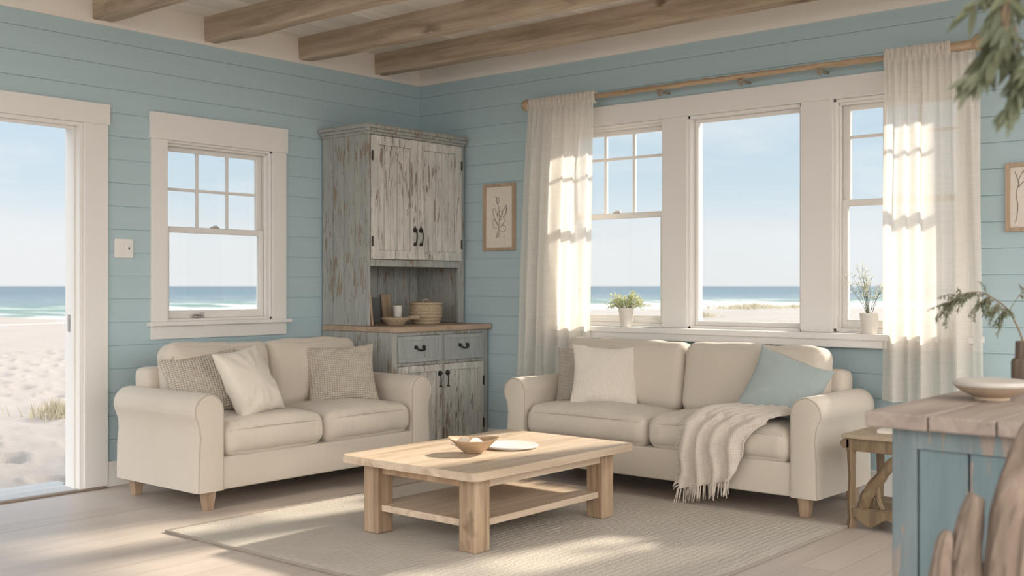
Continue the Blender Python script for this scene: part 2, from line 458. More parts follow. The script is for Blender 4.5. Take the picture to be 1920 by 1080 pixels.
def board_wall(name, plane, a0, a1, holes, along):
    """horizontal boards with thin gaps; holes = (a0,a1,z0,z1)"""
    bm = B(); h = .14
    z = 0.0; cuts = sorted({0, ZC+.03} | {h*i for i in range(1, 21)} | {q for hh in holes for q in hh[2:]})
    cuts = [c for i, c in enumerate(cuts) if c <= ZC+.03]
    for i in range(len(cuts)-1):
        z0, z1 = cuts[i], cuts[i+1]
        if z1-z0 < .002: continue
        segs = [(a0, a1)]
        for ha, hb, hz0, hz1 in holes:
            if z0 >= hz0-1e-6 and z1 <= hz1+1e-6:
                ns = []
                for s0, s1 in segs:
                    if hb <= s0 or ha >= s1: ns.append((s0, s1)); continue
                    if ha > s0: ns.append((s0, ha))
                    if hb < s1: ns.append((hb, s1))
                segs = ns
        lo = min(abs(z0/h-round(z0/h)), 1) < 1e-4; hi = abs(z1/h-round(z1/h)) < 1e-4
        for s0, s1 in segs:
            g0 = .0017 if lo else 0; g1 = .0017 if hi else 0
            if along == 'y':
                box(bm, plane-.008, plane, s0, s1, z0+g0, z1-g1); box(bm, plane-.15, plane-.0065, s0, s1, z0, z1)
            else:
                box(bm, s0, s1, plane, plane+.008, z0+g0, z1-g1); box(bm, s0, s1, plane+.0065, plane+.15, z0, z1)
    return struct(obj(name, bm, M_wall))
D0, D1, DZ = -3.44, -2.525, 2.158
LW = (-1.975, -1.155, .975, 2.116)
board_wall('wall_left', WL, FY, WR_+.15, [(D0, D1, 0, DZ), LW], 'y')
RW = (1.16, 3.88, .925, 2.285)
board_wall('wall_right', WR_, WL, FX, [RW], 'x')

# cream band under the ceiling
bm = B(); box(bm, WL, WL+.012, FY, WR_, ZB, ZC); struct(obj('trim_1', bm, M_band))
bm = B(); box(bm, WL, FX, WR_-.012, WR_, ZB, ZC); struct(obj('trim_2', bm, M_band))
# baseboards
bm = B()
box(bm, WL, WL+.016, D1+.15, WR_, 0, .15, .004); box(bm, WL, WL+.016, FY, D0-.15, 0, .15, .004); struct(obj('baseboard_left', bm, M_white))
bm = B(); box(bm, WL+.016, FX, WR_-.016, WR_, 0, .15, .004); struct(obj('baseboard_right', bm, M_white))

# ceiling beams
def beam(y0, w, h, label, seed):
    bm = B(); n = 90; L0, L1 = WL+.005, 6.3
    rings = []
    for i in range(n+1):
        x = L0+(L1-L0)*i/n; ring = []
        cy = y0+w/2+.012*nz((x*.5, seed, 0)); 
        for k, (a, b_) in enumerate([(-1, 1), (-1, .3), (-1, -.35), (-.97, -.88), (-.86, -1), (-.3, -1), (.3, -1), (.86, -1), (.97, -.88), (1, -.35), (1, .3), (1, 1)]):
            r1 = .009*nz((x*3, a*3+seed, b_*3)); r2 = .010*nz((x*2.3+9, a*2-seed, b_*4))
            ring.append(bm.verts.new((x, cy+a*w/2+r1, ZC-h/2+b_*h/2+(r2 if b_ < .9 else .0))))
        rings.append(ring)
    for a, b_ in zip(rings, rings[1:]):
        for k in range(len(a)):
            bm.faces.new((a[k], a[(k+1) % 12], b_[(k+1) % 12], b_[k]))
    bm.faces.new(rings[0]); bm.faces.new(rings[-1][::-1])
    o = obj('ceiling_beam', bm, M_beam, smooth=True)
    return tag(o, label, 'ceiling beam', 'rough wooden ceiling beams')
beam(-.22, .125, .148, 'rough wooden ceiling beam closest to the curtain wall, longest one in view', 1.1)
beam(-.94, .125, .150, 'rough wooden ceiling beam with a big dark knot, second from the curtain wall', 5.3)
beam(-1.70, .13, .152, 'rough wooden ceiling beam third from the curtain wall', 9.7)
beam(-2.47, .13, .150, 'rough wooden ceiling beam nearest the doorway, only a short piece showing', 13.9)

# ---- doorway
dr = senv('door_1', 'white framed open doorway to the beach')
bm = B()
box(bm, WL, WL+.022, D1, D1+.15, 0, DZ, .003); box(bm, WL, WL+.022, D0-.15, D0, 0, DZ, .003)
box(bm, WL, WL+.027, D0-.162, D1+.162, DZ, DZ+.122, .003)
obj('casing', bm, M_white, dr)
bm = B()
box(bm, WL-.16, WL+.004, D1-.022, D1, 0, DZ, .002); box(bm, WL-.16, WL+.004, D0, D0+.022, 0, DZ, .002)
box(bm, WL-.1595, WL+.0035, D0+.021, D1-.021, DZ-.022, DZ-.0005)
box(bm, WL-.075, WL-.04, D1-.034, D1-.02, 0, DZ-.021, .002); box(bm, WL-.075, WL-.04, D0+.02, D0+.034, 0, DZ-.021, .002)
box(bm, WL-.0745, WL-.0405, D0+.033, D1-.033, DZ-.036, DZ-.021)
obj('door_frame', bm, M_white, dr)
bm = B(); box(bm, WL-.125, WL-.088, D1-.026, D1-.0215, .93, 1.03, .001); box(bm, WL-.112, WL-.1, D1-.0275, D1-.0255, .955, 1.005, 0)
obj('strike_plate', bm, M_steel, dr)
bm = B(); 
for i in range(3): box(bm, WL-.36+i*.12, WL-.243+i*.12, D0-.05, D1+.03 if i == 0 else D1, -.02 if i == 0 else -.005, .012, .004)
o = obj('threshold', bm, paint('worn_white_threshold', (.45, .44, .42), .6, .1, 8), dr)
bm = B(); box(bm, WL+.02, WL+.05, D0-.05, D1+.13, 0, .012, .004); obj('floor_strip', bm, plain('dark_floor_strip', (.22, .17, .13), .7), dr)

# ---- windows
def pane(bm, ax, c, a0, a1, z0, z1):
    if ax == 'y': box(bm, c-.002, c+.002, a0, a1, z0, z1)
    else: box(bm, a0, a1, c-.002, c+.002, z0, z1)
def bar(bm, ax, c0, c1, a0, a1, z0, z1, r=.003):
    if ax == 'y': box(bm, c0, c1, a0, a1, z0, z1, r, 1)
    else: box(bm, a0, a1, c0, c1, z0, z1, r, 1)
def sash(parent, ax, c, t, a0, a1, z0, z1, st, rb, rt, cols=1, rows=1, mun=.018, rowf=.5):
    bm = B()
    bar(bm, ax, c-t/2, c+t/2, a0, a0+st, z0, z1); bar(bm, ax, c-t/2, c+t/2, a1-st, a1, z0, z1)
    bar(bm, ax, c-t/2, c+t/2, a0+st-.002, a1-st+.002, z0, z0+rb); bar(bm, ax, c-t/2, c+t/2, a0+st-.002, a1-st+.002, z1-rt, z1)
    s = obj('sash', bm, M_white, parent)
    ia, ib, iz0, iz1 = a0+st, a1-st, z0+rb, z1-rt
    if cols*rows > 1:
        bm = B()
        for i in range(1, cols):
            q = ia+(ib-ia)*i/cols; bar(bm, ax, c-t*.35, c+t*.35, q-mun/2, q+mun/2, iz0, iz1, .002)
        for j in range(1, rows):
            q = iz0+(iz1-iz0)*(rowf if rows == 2 else j/rows); bar(bm, ax, c-t*.33, c+t*.33, ia, ib, q-mun/2, q+mun/2, .002)
        obj('muntin', bm, M_white, s)
    bm = B(); pane(bm, ax, c, ia-.004, ib+.004, iz0-.004, iz1+.004); obj('pane', bm, M_glass, s)
    return s

def double_hung(name, label, ax, wall, sgn, a0, a1, z0, z1, zm, cols, rows, mun=.018, rowf=.5):
    """sgn: direction from wall face to the outside"""
    w = senv(name, label)
    bm = B(); t = .018
    c0, c1 = wall+sgn*.001, wall+sgn*.15
    lo, hi = min(c0, c1), max(c0, c1)
    bar(bm, ax, lo, hi, a0, a0+t, z0, z1); bar(bm, ax, lo, hi, a1-t, a1, z0, z1)
    bar(bm, ax, lo, hi, a0, a1, z1-t, z1); bar(bm, ax, lo, hi, a0, a1, z0, z0+t)
    for q0, q1 in ((a0+t-.002, a0+t+.012), (a1-t-.012, a1-t+.002)):      # stops
        s0 = wall+sgn*.035; bar(bm, ax, min(s0, s0+sgn*.014), max(s0, s0+sgn*.014), q0, q1, z0+t, z1-t)
    s0 = wall+sgn*.035; bar(bm, ax, min(s0, s0+sgn*.014), max(s0, s0+sgn*.014), a0+t, a1-t, z1-t-.014, z1-t+.002)
    obj('window_frame', bm, M_white, w)
    ci = wall+sgn*.068; co = wall+sgn*.102
    sash(w, ax, co, .03, a0+t, a1-t, zm-.012, z1-t, .045, .035, .04, cols, rows, mun, rowf)
    lo_ = sash(w, ax, ci, .03, a0+t, a1-t, z0+t, zm+.024, .045, .05, .038)
    bm = B(); mid = (a0+a1)/2; q = ci-sgn*.0
    bar(bm, ax, q-.012, q+.012, mid-.03, mid+.03, zm+.024, zm+.034, .003); bar(bm, ax, q-.006, q+.006, mid-.012, mid+.02, zm+.032, zm+.042, .002)
    obj('sash_lock', bm, plain('pale_metal', (.55, .53, .5), .4, .5), lo_)
    return w
w1 = double_hung('window_1', 'six over one sash window beside the doorway', 'y', WL, -1, LW[0], LW[1], LW[2], LW[3], 1.553, 3, 2)
bm = B()
box(bm, WL, WL+.022, LW[0]-.108, LW[0]+.004, .97, 2.112, .003); box(bm, WL, WL+.022, LW[1]-.004, LW[1]+.108, .97, 2.112, .003)
box(bm, WL, WL+.028, LW[0]-.118, LW[1]+.118, 2.112, 2.277, .003)
box(bm, WL, WL+.02, LW[0]-.108, LW[1]+.11, .868, .955, .003)
obj('casing', bm, M_white, w1)
bm = B(); box(bm, WL-.05, WL+.052, LW[0]-.13, LW[1]+.135, .95, .977, .006); obj('window_sill', bm, M_white, w1)
bm = B(); yl = -1.72
box(bm, WL-.05, WL-.02, yl-.03, yl+.045, .994, 1.006, .004); tube(bm, [(WL-.03, yl+.03, 1.003), (WL-.02, yl, 1.012), (WL-.012, yl-.04, 1.014)], .006, 8); tube(bm, [(WL-.035, yl+.03, 1.004), (WL-.03, yl+.035, 1.03)], .007, 8)
obj('window_latch', bm, M_steel, w1, True)

P1, P2 = (1.987, 2.166), (2.951, 3.144)
double_hung('window_2', 'sash window with a gridded upper pane, part hidden by the gathered curtain', 'x', WR_, 1, RW[0], P1[0], RW[2]+.01, RW[3], 1.668, 3, 2, .018, .70)
w3 = senv('window_3', 'large undivided picture window over the long sofa')
bm = B(); t = .02
for a, b_ in ((P1[1], P1[1]+t), (P2[0]-t, P2[0])): box(bm, a, b_, WR_+.001, WR_+.15, RW[2], RW[3], .003)
box(bm, P1[1], P2[0], WR_+.001, WR_+.15, RW[3]-t, RW[3], .003); box(bm, P1[1], P2[0], WR_+.001, WR_+.15, RW[2], RW[2]+t, .003)
obj('window_frame', bm, M_white, w3)
sash(w3, 'x', WR_+.07, .035, P1[1]+t, P2[0]-t, RW[2]+t, RW[3]-t, .024, .03, .022)
double_hung('window_4', 'sash window with a gridded upper pane beside the wide sheer curtain', 'x', WR_, 1, P2[1], RW[1], RW[2]+.01, RW[3], 1.678, 3, 2, .018, .70)
# surround of the triple window
bm = B(); f = WR_
box(bm, RW[0]-.11, RW[0]+.003, f-.022, f, .93, RW[3], .003); box(bm, RW[1]-.003, RW[1]+.09, f-.022, f, .93, RW[3], .003)
box(bm, P1[0]-.003, P1[1]+.003, f-.022, f+.15, .93, RW[3], .003); box(bm, P2[0]-.003, P2[1]+.003, f-.022, f+.15, .93, RW[3], .003)
box(bm, RW[0]-.12, RW[1]+.10, f-.027, f, RW[3], RW[3]+.128, .003)
struct(obj('trim_3', bm, M_white), 'white surround and posts of the triple window')
bm = B(); box(bm, RW[0]-.14, RW[1]+.11, f-.12, f+.06, .893, .929, .006); box(bm, RW[0]-.11, RW[1]+.09, f-.105, f, .85, .895, .003)
struct(obj('trim_4', bm, M_white), 'deep white sill board under the triple window')

# ---- light switch
sw = thing('light_switch', 'white square switch plate on the blue boards between doorway and window', 'light switch', (WL, -2.264, 1.427))
bm = B(); box(bm, 0, .011, -.062, .062, -.058, .058, .004, 3); obj('face_plate', bm, M_white, sw)
bm = B(); box(bm, .009, .016, -.036, -.004, -.036, .036, .002); obj('rocker', bm, M_white, sw)
bm = B(); box(bm, .009, .0145, .012, .04, -.028, .03, .002); obj('rocker', bm, M_white, sw)
bm = B(); box(bm, .0145, .017, .026, .034, -.008, .008, .001); obj('indicator', bm, M_iron, sw)

# ------------------------------------------------------------------ hutch cabinet in the corner
def slats(bm, ax, c0, c1, a0, a1, z0, z1, n, gap=.0045):
    w = (a1-a0)/n
    for i in range(n):
        if ax == 'y': box(bm, c0, c1, a0+i*w+gap/2, a0+(i+1)*w-gap/2, z0, z1, .002, 1)
        else: box(bm, a0+i*w+gap/2, a0+(i+1)*w-gap/2, c0, c1, z0, z1, .002, 1)
CX = WL+.012
hut = thing('hutch_cabinet', 'tall chipped grey wooden hutch with double doors standing in the corner', 'cabinet', (CX, -.24, 0))
def hb(b0, b1, *a): pass
L = lambda y: y+.24                      # world y -> local y
fx = .245-CX; lx = .48-CX                # front faces (upper, lower) in local x
yl0, yr0 = L(-.72), L(.245)              # upper
yl1, yr1 = L(-.722), L(.245)             # lower
z0u, z1u = .925, 2.30
bm = B()                                  # upper carcass: left side planks, right side, back, shelf, face frame
slats(bm, 'x', yl0+.001, yl0+.02, .0, fx-.026, z0u, z1u-.031, 4)
slats(bm, 'x', yr0-.02, yr0-.001, .0, fx-.026, z0u, z1u-.031, 4)
slats(bm, 'y', .0005, .012, yl0+.021, yr0-.021, z0u, z1u-.032, 11)
box(bm, .013, fx-.026, yl0+.021, yr0-.021, 1.337, 1.36); box(bm, .013, fx-.026, yl0+.021, yr0-.021, z1u-.05, z1u-.032)
box(bm, fx-.025, fx, yl0, yl0+.02, z0u, z1u-.03, .003); box(bm, fx-.025, fx, yr0-.055, yr0, z0u, z1u-.03, .003)
box(bm, fx-.0245, fx-.0006, yl0+.02, yr0-.055, 1.335, 1.382); box(bm, fx-.0245, fx-.0006, yl0+.02, yr0-.055, z1u-.10, z1u-.031)
obj('hutch_body', bm, M_cab, hut)
bm = B()                                  # cornice: three stepped mouldings
for k, (o_, a, b_) in enumerate(((.012, -.06, -.04), (.022, -.04, -.018), (.036, -.018, .004), (.03, .004, .012))):
    box(bm, 0, fx+o_, yl0-o_, yr0+.003, z1u+a, z1u+b_, .004)
obj('cornice', bm, M_cab, hut)
def panel_door(parent, x, y0, y1, z0, z1, rail, n, hinge_side, name='door'):
    bm = B(); t = .02
    box(bm, x, x+t, y0, y0+rail, z0, z1, .002); box(bm, x, x+t, y1-rail, y1, z0, z1, .002)
    box(bm, x, x+t-.0006, y0+rail-.001, y1-rail+.001, z0, z0+rail); box(bm, x, x+t-.0006, y0+rail-.001, y1-rail+.001, z1-rail, z1)
    slats(bm, 'y', x-.004, x+.006, y0+rail+.001, y1-rail-.001, z0+rail+.001, z1-rail-.001, n, .004)
    box(bm, x-.006, x-.001, y0+rail-.004, y1-rail+.004, z0+rail-.004, z1-rail+.004)
    d = obj(name, bm, M_cabdoor, parent)
    for zz in (z0+.12, z1-.14):
        bm = B(); q = y0 if hinge_side < 0 else y1
        tube(bm, [(x+t+.002, q, zz-.035), (x+t+.002, q, zz+.035)], .006, 8); box(bm, x+t-.001, x+t+.002, q-.008, q+.008, zz-.03, zz+.03)
        obj('hinge', bm, M_iron, d)
    return d
def pull(parent, x, y, z, l, kind='drop'):
    bm = B()
    if kind == 'drop':                    # backplate, rod and two bosses
        for zz in (z+l/2, z-l/2):
            lathe_x(bm, x, y, zz, .017 if zz > z else .013)
        tube(bm, smooth_path([(x+.012, y, z+l/2), (x+.024, y, z+l*.2), (x+.022, y, z-l*.2), (x+.012, y, z-l/2)], 4), .005, 8)
        tube(bm, [(x+.003, y, z+l/2+.012), (x+.003, y, z+l/2+.032)], [.009, .002], 6)
    elif kind == 'key':
        lathe_x(bm, x, y, z+l/2, .019)
        tube(bm, [(x+.01, y, z+l/2), (x+.016, y-.002, z), (x+.012, y, z-l/2)], .004, 6)
        tube(bm, [(x+.012, y-.012, z-l/2), (x+.012, y+.012, z-l/2-.004)], .005, 6)
    else:
        for s in (-1, 1): lathe_x(bm, x, y+s*l/2, z+.004, .014)
        tube(bm, smooth_path([(x+.008, y-l/2, z+.006), (x+.024, y-l*.38, z-.012), (x+.03, y, z-.016), (x+.024, y+l*.38, z-.012), (x+.008, y+l/2, z+.006)], 4), .0065, 8)
    return obj('handle', bm, M_iron, parent, True)
def lathe_x(bm, x, y, z, r):
    rings = []
    for rr, dx in ((r, 0), (r, .003), (r*.6, .008), (r*.75, .014), (r*.3, .019)):
        rings.append([bm.verts.new((x+dx, y+rr*cos(2*pi*k/12), z+rr*sin(2*pi*k/12))) for k in range(12)])
    for a, b_ in zip(rings, rings[1:]):
        for k in range(12): bm.faces.new((a[k], a[(k+1) % 12], b_[(k+1) % 12], b_[k]))
    bm.faces.new(rings[0][::-1]); bm.faces.new(rings[-1])
ym = L(-.262)
d1 = panel_door(hut, fx-.002, yl0+.022, ym-.002, 1.386, z1u-.066, .06, 5, -1)
pull(d1, fx+.019, ym-.03, 1.545, .1)
d2 = panel_door(hut, fx-.002, ym+.002, yr0-.045, 1.386, z1u-.066, .06, 5, 1)
pull(d2, fx+.019, ym+.03, 1.545, .1)
# lower half
bm = B()
slats(bm, 'x', yl1+.001, yl1+.02, 0, lx-.031, .0, .884, 6); slats(bm, 'x', yr1-.02, yr1-.001, 0, lx-.031, .0, .884, 5)
box(bm, .001, .012, yl1+.021, yr1-.021, 0.001, .883); box(bm, .013, lx-.031, yl1+.021, yr1-.021, .06, .079)
box(bm, lx-.03, lx, yl1, yl1+.05, 0, .885, .003); box(bm, lx-.03, lx, yr1-.06, yr1, 0, .885, .003)
yc = L(-.24)
for z0, z1 in ((.0, .08), (.655, .675), (.86, .884)): box(bm, lx-.029, lx-.0006, yl1+.05, yr1-.06, z0, z1)
box(bm, lx-.0285, lx-.0003, yc-.014, yc+.014, 0.001, .883)
obj('base_body', bm, M_cab, hut)
bm = B(); box(bm, 0, lx+.03, yl1-.004, yr1+.012, .885, .923, .006, 2); obj('counter', bm, M_counter, hut)
for k, (a, b_) in enumerate(((yl1+.052, yc-.016), (yc+.016, yr1-.062))):
    bm = B(); box(bm, lx-.02, lx+.002, a, b_, .678, .857, .002)
    t = .028
    box(bm, lx, lx+.011, a, b_, .678, .678+t); box(bm, lx, lx+.011, a, b_, .857-t, .857); box(bm, lx, lx+.011, a, a+t, .678+t, .857-t); box(bm, lx, lx+.011, b_-t, b_, .678+t, .857-t)
    dw = obj('drawer', bm, M_cabin, hut); pull(dw, lx+.002, (a+b_)/2, .775, .075, 'bow')
    dd = panel_door(hut, lx-.004, a, b_, .083, .652, .045, 4, -1 if k == 0 else 1)
    pull(dd, lx+.016, (b_-.022) if k == 0 else (a+.022), .545, .09, 'key')

# things on the hutch counter
CZ = .923
def cutting_board(name, label, loc, w, h, t, lean, rz, mat, hole=True, cat='cutting board'):
    o = thing(name, label, cat, loc, 0)
    o.rotation_euler = (0, lean, rz)
    bm = B(); box(bm, 0, t, -w/2, w/2, 0, h, .006, 2)
    obj('board', bm, mat, o)
    bm = B()
    if hole:
        box(bm, t*.1, t*.9, -w*.2, w*.2, h-.004, h+.045, .006, 2); obj('handle', bm, mat, o)
    return o
cutting_board('cutting_board', 'tall narrow cutting board leaning just inside the open side of the hutch niche', (.15, -.648, CZ+.001), .11, .235, .018, R(-7), R(90), M_board)
cutting_board('cutting_board', 'dark slate board leaning at the back of the hutch niche beside a wooden one', (-.195, -.245, CZ+.001), .10, .19, .012, R(-7), R(0), M_dark, False)
cutting_board('cutting_board', 'short light wood cutting board leaning behind the white cup in the niche', (-.185, -.140, CZ+.001), .09, .215, .018, R(-7), R(0), M_board, False)
cup = thing('cup', 'small white ceramic cup between the boards and the shallow bowl', 'cup', (.10, -.305, CZ))
bm = B(); lathe(bm, [(.022, 0), (.027, .004), (.033, .10), (.034, .135), (.031, .135), (.029, .1), (.022, .012), (.001, .01)], 24); obj('cup_body', bm, M_ceramic, cup, True)
sb = thing('handled_bowl', 'shallow woven bowl with a stubby handle on the hutch counter', 'bowl', (.22, -.44, CZ), 0)
bm = B(); lathe(bm, [(.055, 0), (.065, .004), (.082, .03), (.105, .045), (.108, .056), (.1, .056), (.092, .05), (.06, .02), (.001, .018)], 32); obj('bowl_body', bm, M_basket, sb, True)
bm = B(); tube(bm, smooth_path([(.03, .09, .048), (.04, .14, .052), (.05, .185, .05)], 4), [.014]*4+[.017]*4+[.012], 10); obj('handle', bm, M_basket, sb, True)
bk = thing('lidded_basket', 'round coiled straw basket with lid on the hutch counter', 'basket', (.20, -.115, CZ))
bm = B(); prof = [(.095, 0)]
for k in range(6):
    z = .012+k*.022; r = .104+.016*sin(min(1, k/3)*pi/2)
    prof += [(r-.004, z-.009), (r, z-.004), (r+.002, z), (r, z+.004), (r-.004, z+.009)]
prof += [(.112, .142), (.001, .142)]
lathe(bm, prof, 36); obj('basket_body', bm, M_basket, bk, True)
bm = B(); lathe(bm, [(.118, .142), (.123, .147), (.122, .156), (.10, .162), (.001, .165)], 36)
obj('lid', bm, M_basket, bk, True)
bm = B(); tube(bm, [(0, -.025, .163), (0, -.02, .178), (0, .02, .178), (0, .025, .163)], .006, 8); obj('lid_handle', bm, M_basket, bk, True)

# ------------------------------------------------------------------ sofas
def arm_profile(w, top, s):
    """(x,z) outline; inner face at x=0, outward = s"""
    r = w/2+.008; pts = [(0, .105), (0, top-r)]
    cx = w/2+.008; cz = top-r
    n = 18
    for i in range(n+1):
        a = pi-(pi+.55)*i/n
        pts.append((cx+r*cos(a)*(1.0 if cos(a) < 0 else 1.06), cz+r*sin(a)))
    pts += [(w-.006, cz-r*1.0), (w-.012, cz-r*1.6), (w-.004, .30), (w, .105)]
    return [(p[0]*s, p[1]) for p in pts]

def sofa(name, label, cat, loc, rz, inner, depth, aw, seed, armtop=.626):
    o = thing(name, label, cat, loc, rz)
    f = -depth/2; bk_ = depth/2; iw = inner/2
    # base rail
    bm = B(); box(bm, -iw-.01, iw+.01, f+.012, bk_-.02, .105, .28, .012, 3); obj('base', bm, M_linen, o, True)
    # arms
    for s in (-1, 1):
        prof = arm_profile(aw, armtop, s); prof = [(p[0]+s*iw, p[1]) for p in prof]
        bm = B(); n = len(prof); rings = []
        cxx = sum(p[0] for p in prof)/n; czz = .38
        ys = [f+.0, f+.004, f+.014, f+.03]+[f+.03+(depth-.06)*k/14 for k in range(1, 14)]+[bk_-.03, bk_-.012, bk_]
        sc = [.90, .965, .992, 1.0]+[1]*13+[1, .985, .95]
        for y, q in zip(ys, sc):
            ring = []
            for p in prof:
                k = .004*nz((p[0]*6, y*6, p[1]*6), 1, seed)+.003*sin(p[0]*90+nz((p[0], y, p[1]), 4, seed)*3)*(1 if abs(p[0]) > iw+.05 and p[1] < .5 else 0)*.3
                m = .016*(1-q)/.10
                dx = p[0]-cxx; dz = p[1]-czz
                # inset edges of the front panel by a constant
                ring.append(bm.verts.new((p[0]-m*(1 if dx > 0 else -1)*min(1, abs(dx)/.04)+k*s, y, p[1]-m*(min(1, max(-1, dz/.15)) if dz > 0 else 0))))
            rings.append(ring)
        for a, b_ in zip(rings, rings[1:]):
            for k in range(n): bm.faces.new((a[k], a[(k+1) % n], b_[(k+1) % n], b_[k]))
        bm.faces.new(rings[0][::-1]); bm.faces.new(rings[-1])
        am = obj('arm', bm, M_linen, o, True)
        bm = B(); pp = [V((p[0]-.007*(1 if p[0] > cxx else -1), f+.006, p[1]-(.004 if p[1] > .5 else 0))) for p in prof[0:]]
        pp = [q for q in pp]
        tube(bm, pp, .0045, 6); obj('piping', bm, M_pipe, am, True)
    # back frame
    bm = softbox(inner+.10, .17, .60, .05, (20, 8, 12)); 
    for v in bm.verts:
        v.co.z += .13; v.co.y += bk_-.09+(v.co.z-.3)*.06
    obj('back', bm, M_linen, o, True)
    # seat cushions
    cw = inner/2
    for s in (-1, 1):
        bm = softbox(cw-.004, depth-.20, .172, .062, (44, 34, 12), crown=.040, front=.020, amp=.011, freq=4, seed=seed+s*4, wr=.007)
        for v in bm.verts: v.co += V((s*cw/2, f+(depth-.20)/2-.008, .28))
        c = obj('seat_cushion', bm, M_linen, o, True)
        bm = B(); yq = f-.005; pp = [(s*cw/2+(cw/2-.04)*k/12, yq+.006-.013*(1-(k/12)**2), .418+.008*(1-(k/12)**2)) for k in range(-12, 13)]
        tube(bm, pp, .0022, 6); obj('piping', bm, M_pipe, c, True)
    # back cushions, leaning
    for s in (-1, 1):
        bm = softbox(cw-.004, .185, .405, .06, (26, 12, 20), crown=.012, front=.035, amp=.016, freq=4.5, seed=seed+s*7+2)
        Mx = Matrix.Translation((s*cw/2, bk_-.265, .452)) @ Matrix.Rotation(R(-9), 4, 'X')
        for v in bm.verts: v.co = Mx @ v.co
        c = obj('back_cushion', bm, M_linen, o, True)
        bm = B(); pp = []
        for k in range(-12, 13):
            u = k/12; pp.append(Mx @ V((u*(cw/2-.03), -.072-.004*(1-u*u), .372+.01*(1-u*u))))
        x_ = [Mx @ V((s*(cw/2-.022), -.076, z)) for z in (.06, .15, .25, .34)]
        tube(bm, x_, .003, 6)
        obj('piping', bm, M_pipe, c, True)
    for sx in (-1, 1):
        for yy in (f+.055, bk_-.06):
            bm = B(); vs = box(bm, -.034, .034, -.034, .034, 0, .112, .004, 1)
            for v in bm.verts:
                if v.co.z < .05: v.co.x *= .66; v.co.y *= .66
                v.co.x += sx*(iw+aw*.42); v.co.y += yy
            obj('leg', bm, M_leg, o)
    return o
LS = sofa('loveseat', 'small two seat oatmeal sofa under the sash window on the left wall', 'sofa', (.455, -1.616, 0), R(90), 1.41, .815, .165, 3.0)
SF = sofa('sofa', 'long oatmeal sofa with rolled arms under the triple window', 'sofa', (2.383, -.205, 0), 0, 1.773, .71, .155, 11.0)

# pillows
def pillow(name, label, c, w, h, T, yaw, lean, roll, mat, seed, pinch=.10, cat='cushion', crease=.006, piping=True):
    """yaw: direction the front faces (deg, world), lean back, roll in plane"""
    bm = B(); n = 36; vv = {}
    for sgn in (1, -1):
        for i in range(n+1):
            for j in range(n+1):
                if sgn == -1 and (i in (0, n) or j in (0, n)): vv[(sgn, i, j)] = vv[(1, i, j)]; continue
                u, v = sin((i/n*2-1)*pi/2), sin((j/n*2-1)*pi/2)
                x = w/2*u*(1-pinch*(1-v*v)); y = h/2*v*(1-pinch*(1-u*u))
                t = T/2*(max(0, (1-u**2)*(1-v**2)))**.40
                e = min(1, 4*(1-max(abs(u), abs(v))))
                t += crease*e*(nz((x, y, sgn), 9, seed)+.6*sin(math.atan2(v, u)*11+seed+3*nz((x, y, 0), 6, seed))*(u*u+v*v)**.5*.7)
                # slump: fuller at the bottom
                t *= 1-.18*v
                vv[(sgn, i, j)] = bm.verts.new((x, y+.008*nz((u*2, v*2, seed)), sgn*t))
    for sgn in (1, -1):
        for i in range(n):
            for j in range(n):
                f = [vv[(sgn, i, j)], vv[(sgn, i+1, j)], vv[(sgn, i+1, j+1)], vv[(sgn, i, j+1)]]
                if sgn < 0: f.reverse()
                bm.faces.new(f)
    o = obj(name, bm, mat, None, True)
    tag(o, label, cat)
    a = R(yaw); nrm = V((cos(a)*cos(R(lean)), sin(a)*cos(R(lean)), sin(R(lean))))
    right = V((-sin(a), cos(a), 0)); up = nrm.cross(right)
    Mx = Matrix((right, up, nrm)).transposed().to_4x4() @ Matrix.Rotation(R(roll), 4, 'Z')
    o.matrix_world = Matrix.Translation(c) @ Mx
    o.rotation_mode = 'XYZ'
    return o
pillow('throw_pillow', 'chunky knitted taupe cushion half hidden behind the cream one on the small sofa', (.44, -2.16, .635), .45, .38, .15, -22, 24, 8, M_knit, 2.0)
pillow('throw_pillow', 'plain crumpled cream cushion leaning on the knitted one, small sofa', (.62, -1.985, .65), .37, .42, .18, 10, 26, 7, M_linen2, 5.0, crease=.015)
pillow('throw_pillow', 'chunky knitted taupe cushion standing alone by the far arm, small sofa', (.50, -1.185, .638), .46, .38, .15, -28, 16, 2, M_knit, 8.0)
pillow('throw_pillow', 'knitted grey beige cushion tucked behind a cream one in the long sofa corner', (1.66, -.17, .63), .36, .37, .12, -72, 14, 2, M_knit2, 11.0)
pillow('throw_pillow', 'ribbed off white square cushion at the curtain end of the long sofa', (1.905, -.275, .645), .43, .385, .13, -62, 15, -1, M_rib, 14.0, crease=.006)
pillow('throw_pillow', 'pale blue cushion tilted on one corner by the blanket', (3.085, -.24, .632), .43, .385, .15, -72, 22, -20, M_blue, 17.0)

# ---- throw blanket
rows = [
 (2.93, 3.27, -.15, .528, .528), (2.88, 3.28, -.26, .527, .527), (2.83, 3.275, -.38, .528, .524), (2.78, 3.26, -.48, .524, .515), (2.73, 3.20, -.555, .508, .495),
 (2.685, 3.11, -.602, .462, .455), (2.665, 3.06, -.620, .39, .39), (2.655, 3.035, -.622, .30, .32), (2.655, 3.01, -.612, .21, .26), (2.655, 2.985, -.605, .13, .20), (2.65, 2.96, -.602, .085, .165)]
NU, NV = 56, 70
ctl = [[V((l+(r-l)*k/6, y, a+(b_-a)*k/6)) for l, r, y, a, b_ in rows] for k in range(7)]
bm = B(); grid = []
lines = [smooth_path([V((l, y, a)) for l, r, y, a, b_ in rows], 7) for _ in (0,)]
left = smooth_path([V((l, y, a)) for l, r, y, a, b_ in rows], 7); right = smooth_path([V((r, y, b_)) for l, r, y, a, b_ in rows], 7)
NV = len(left)
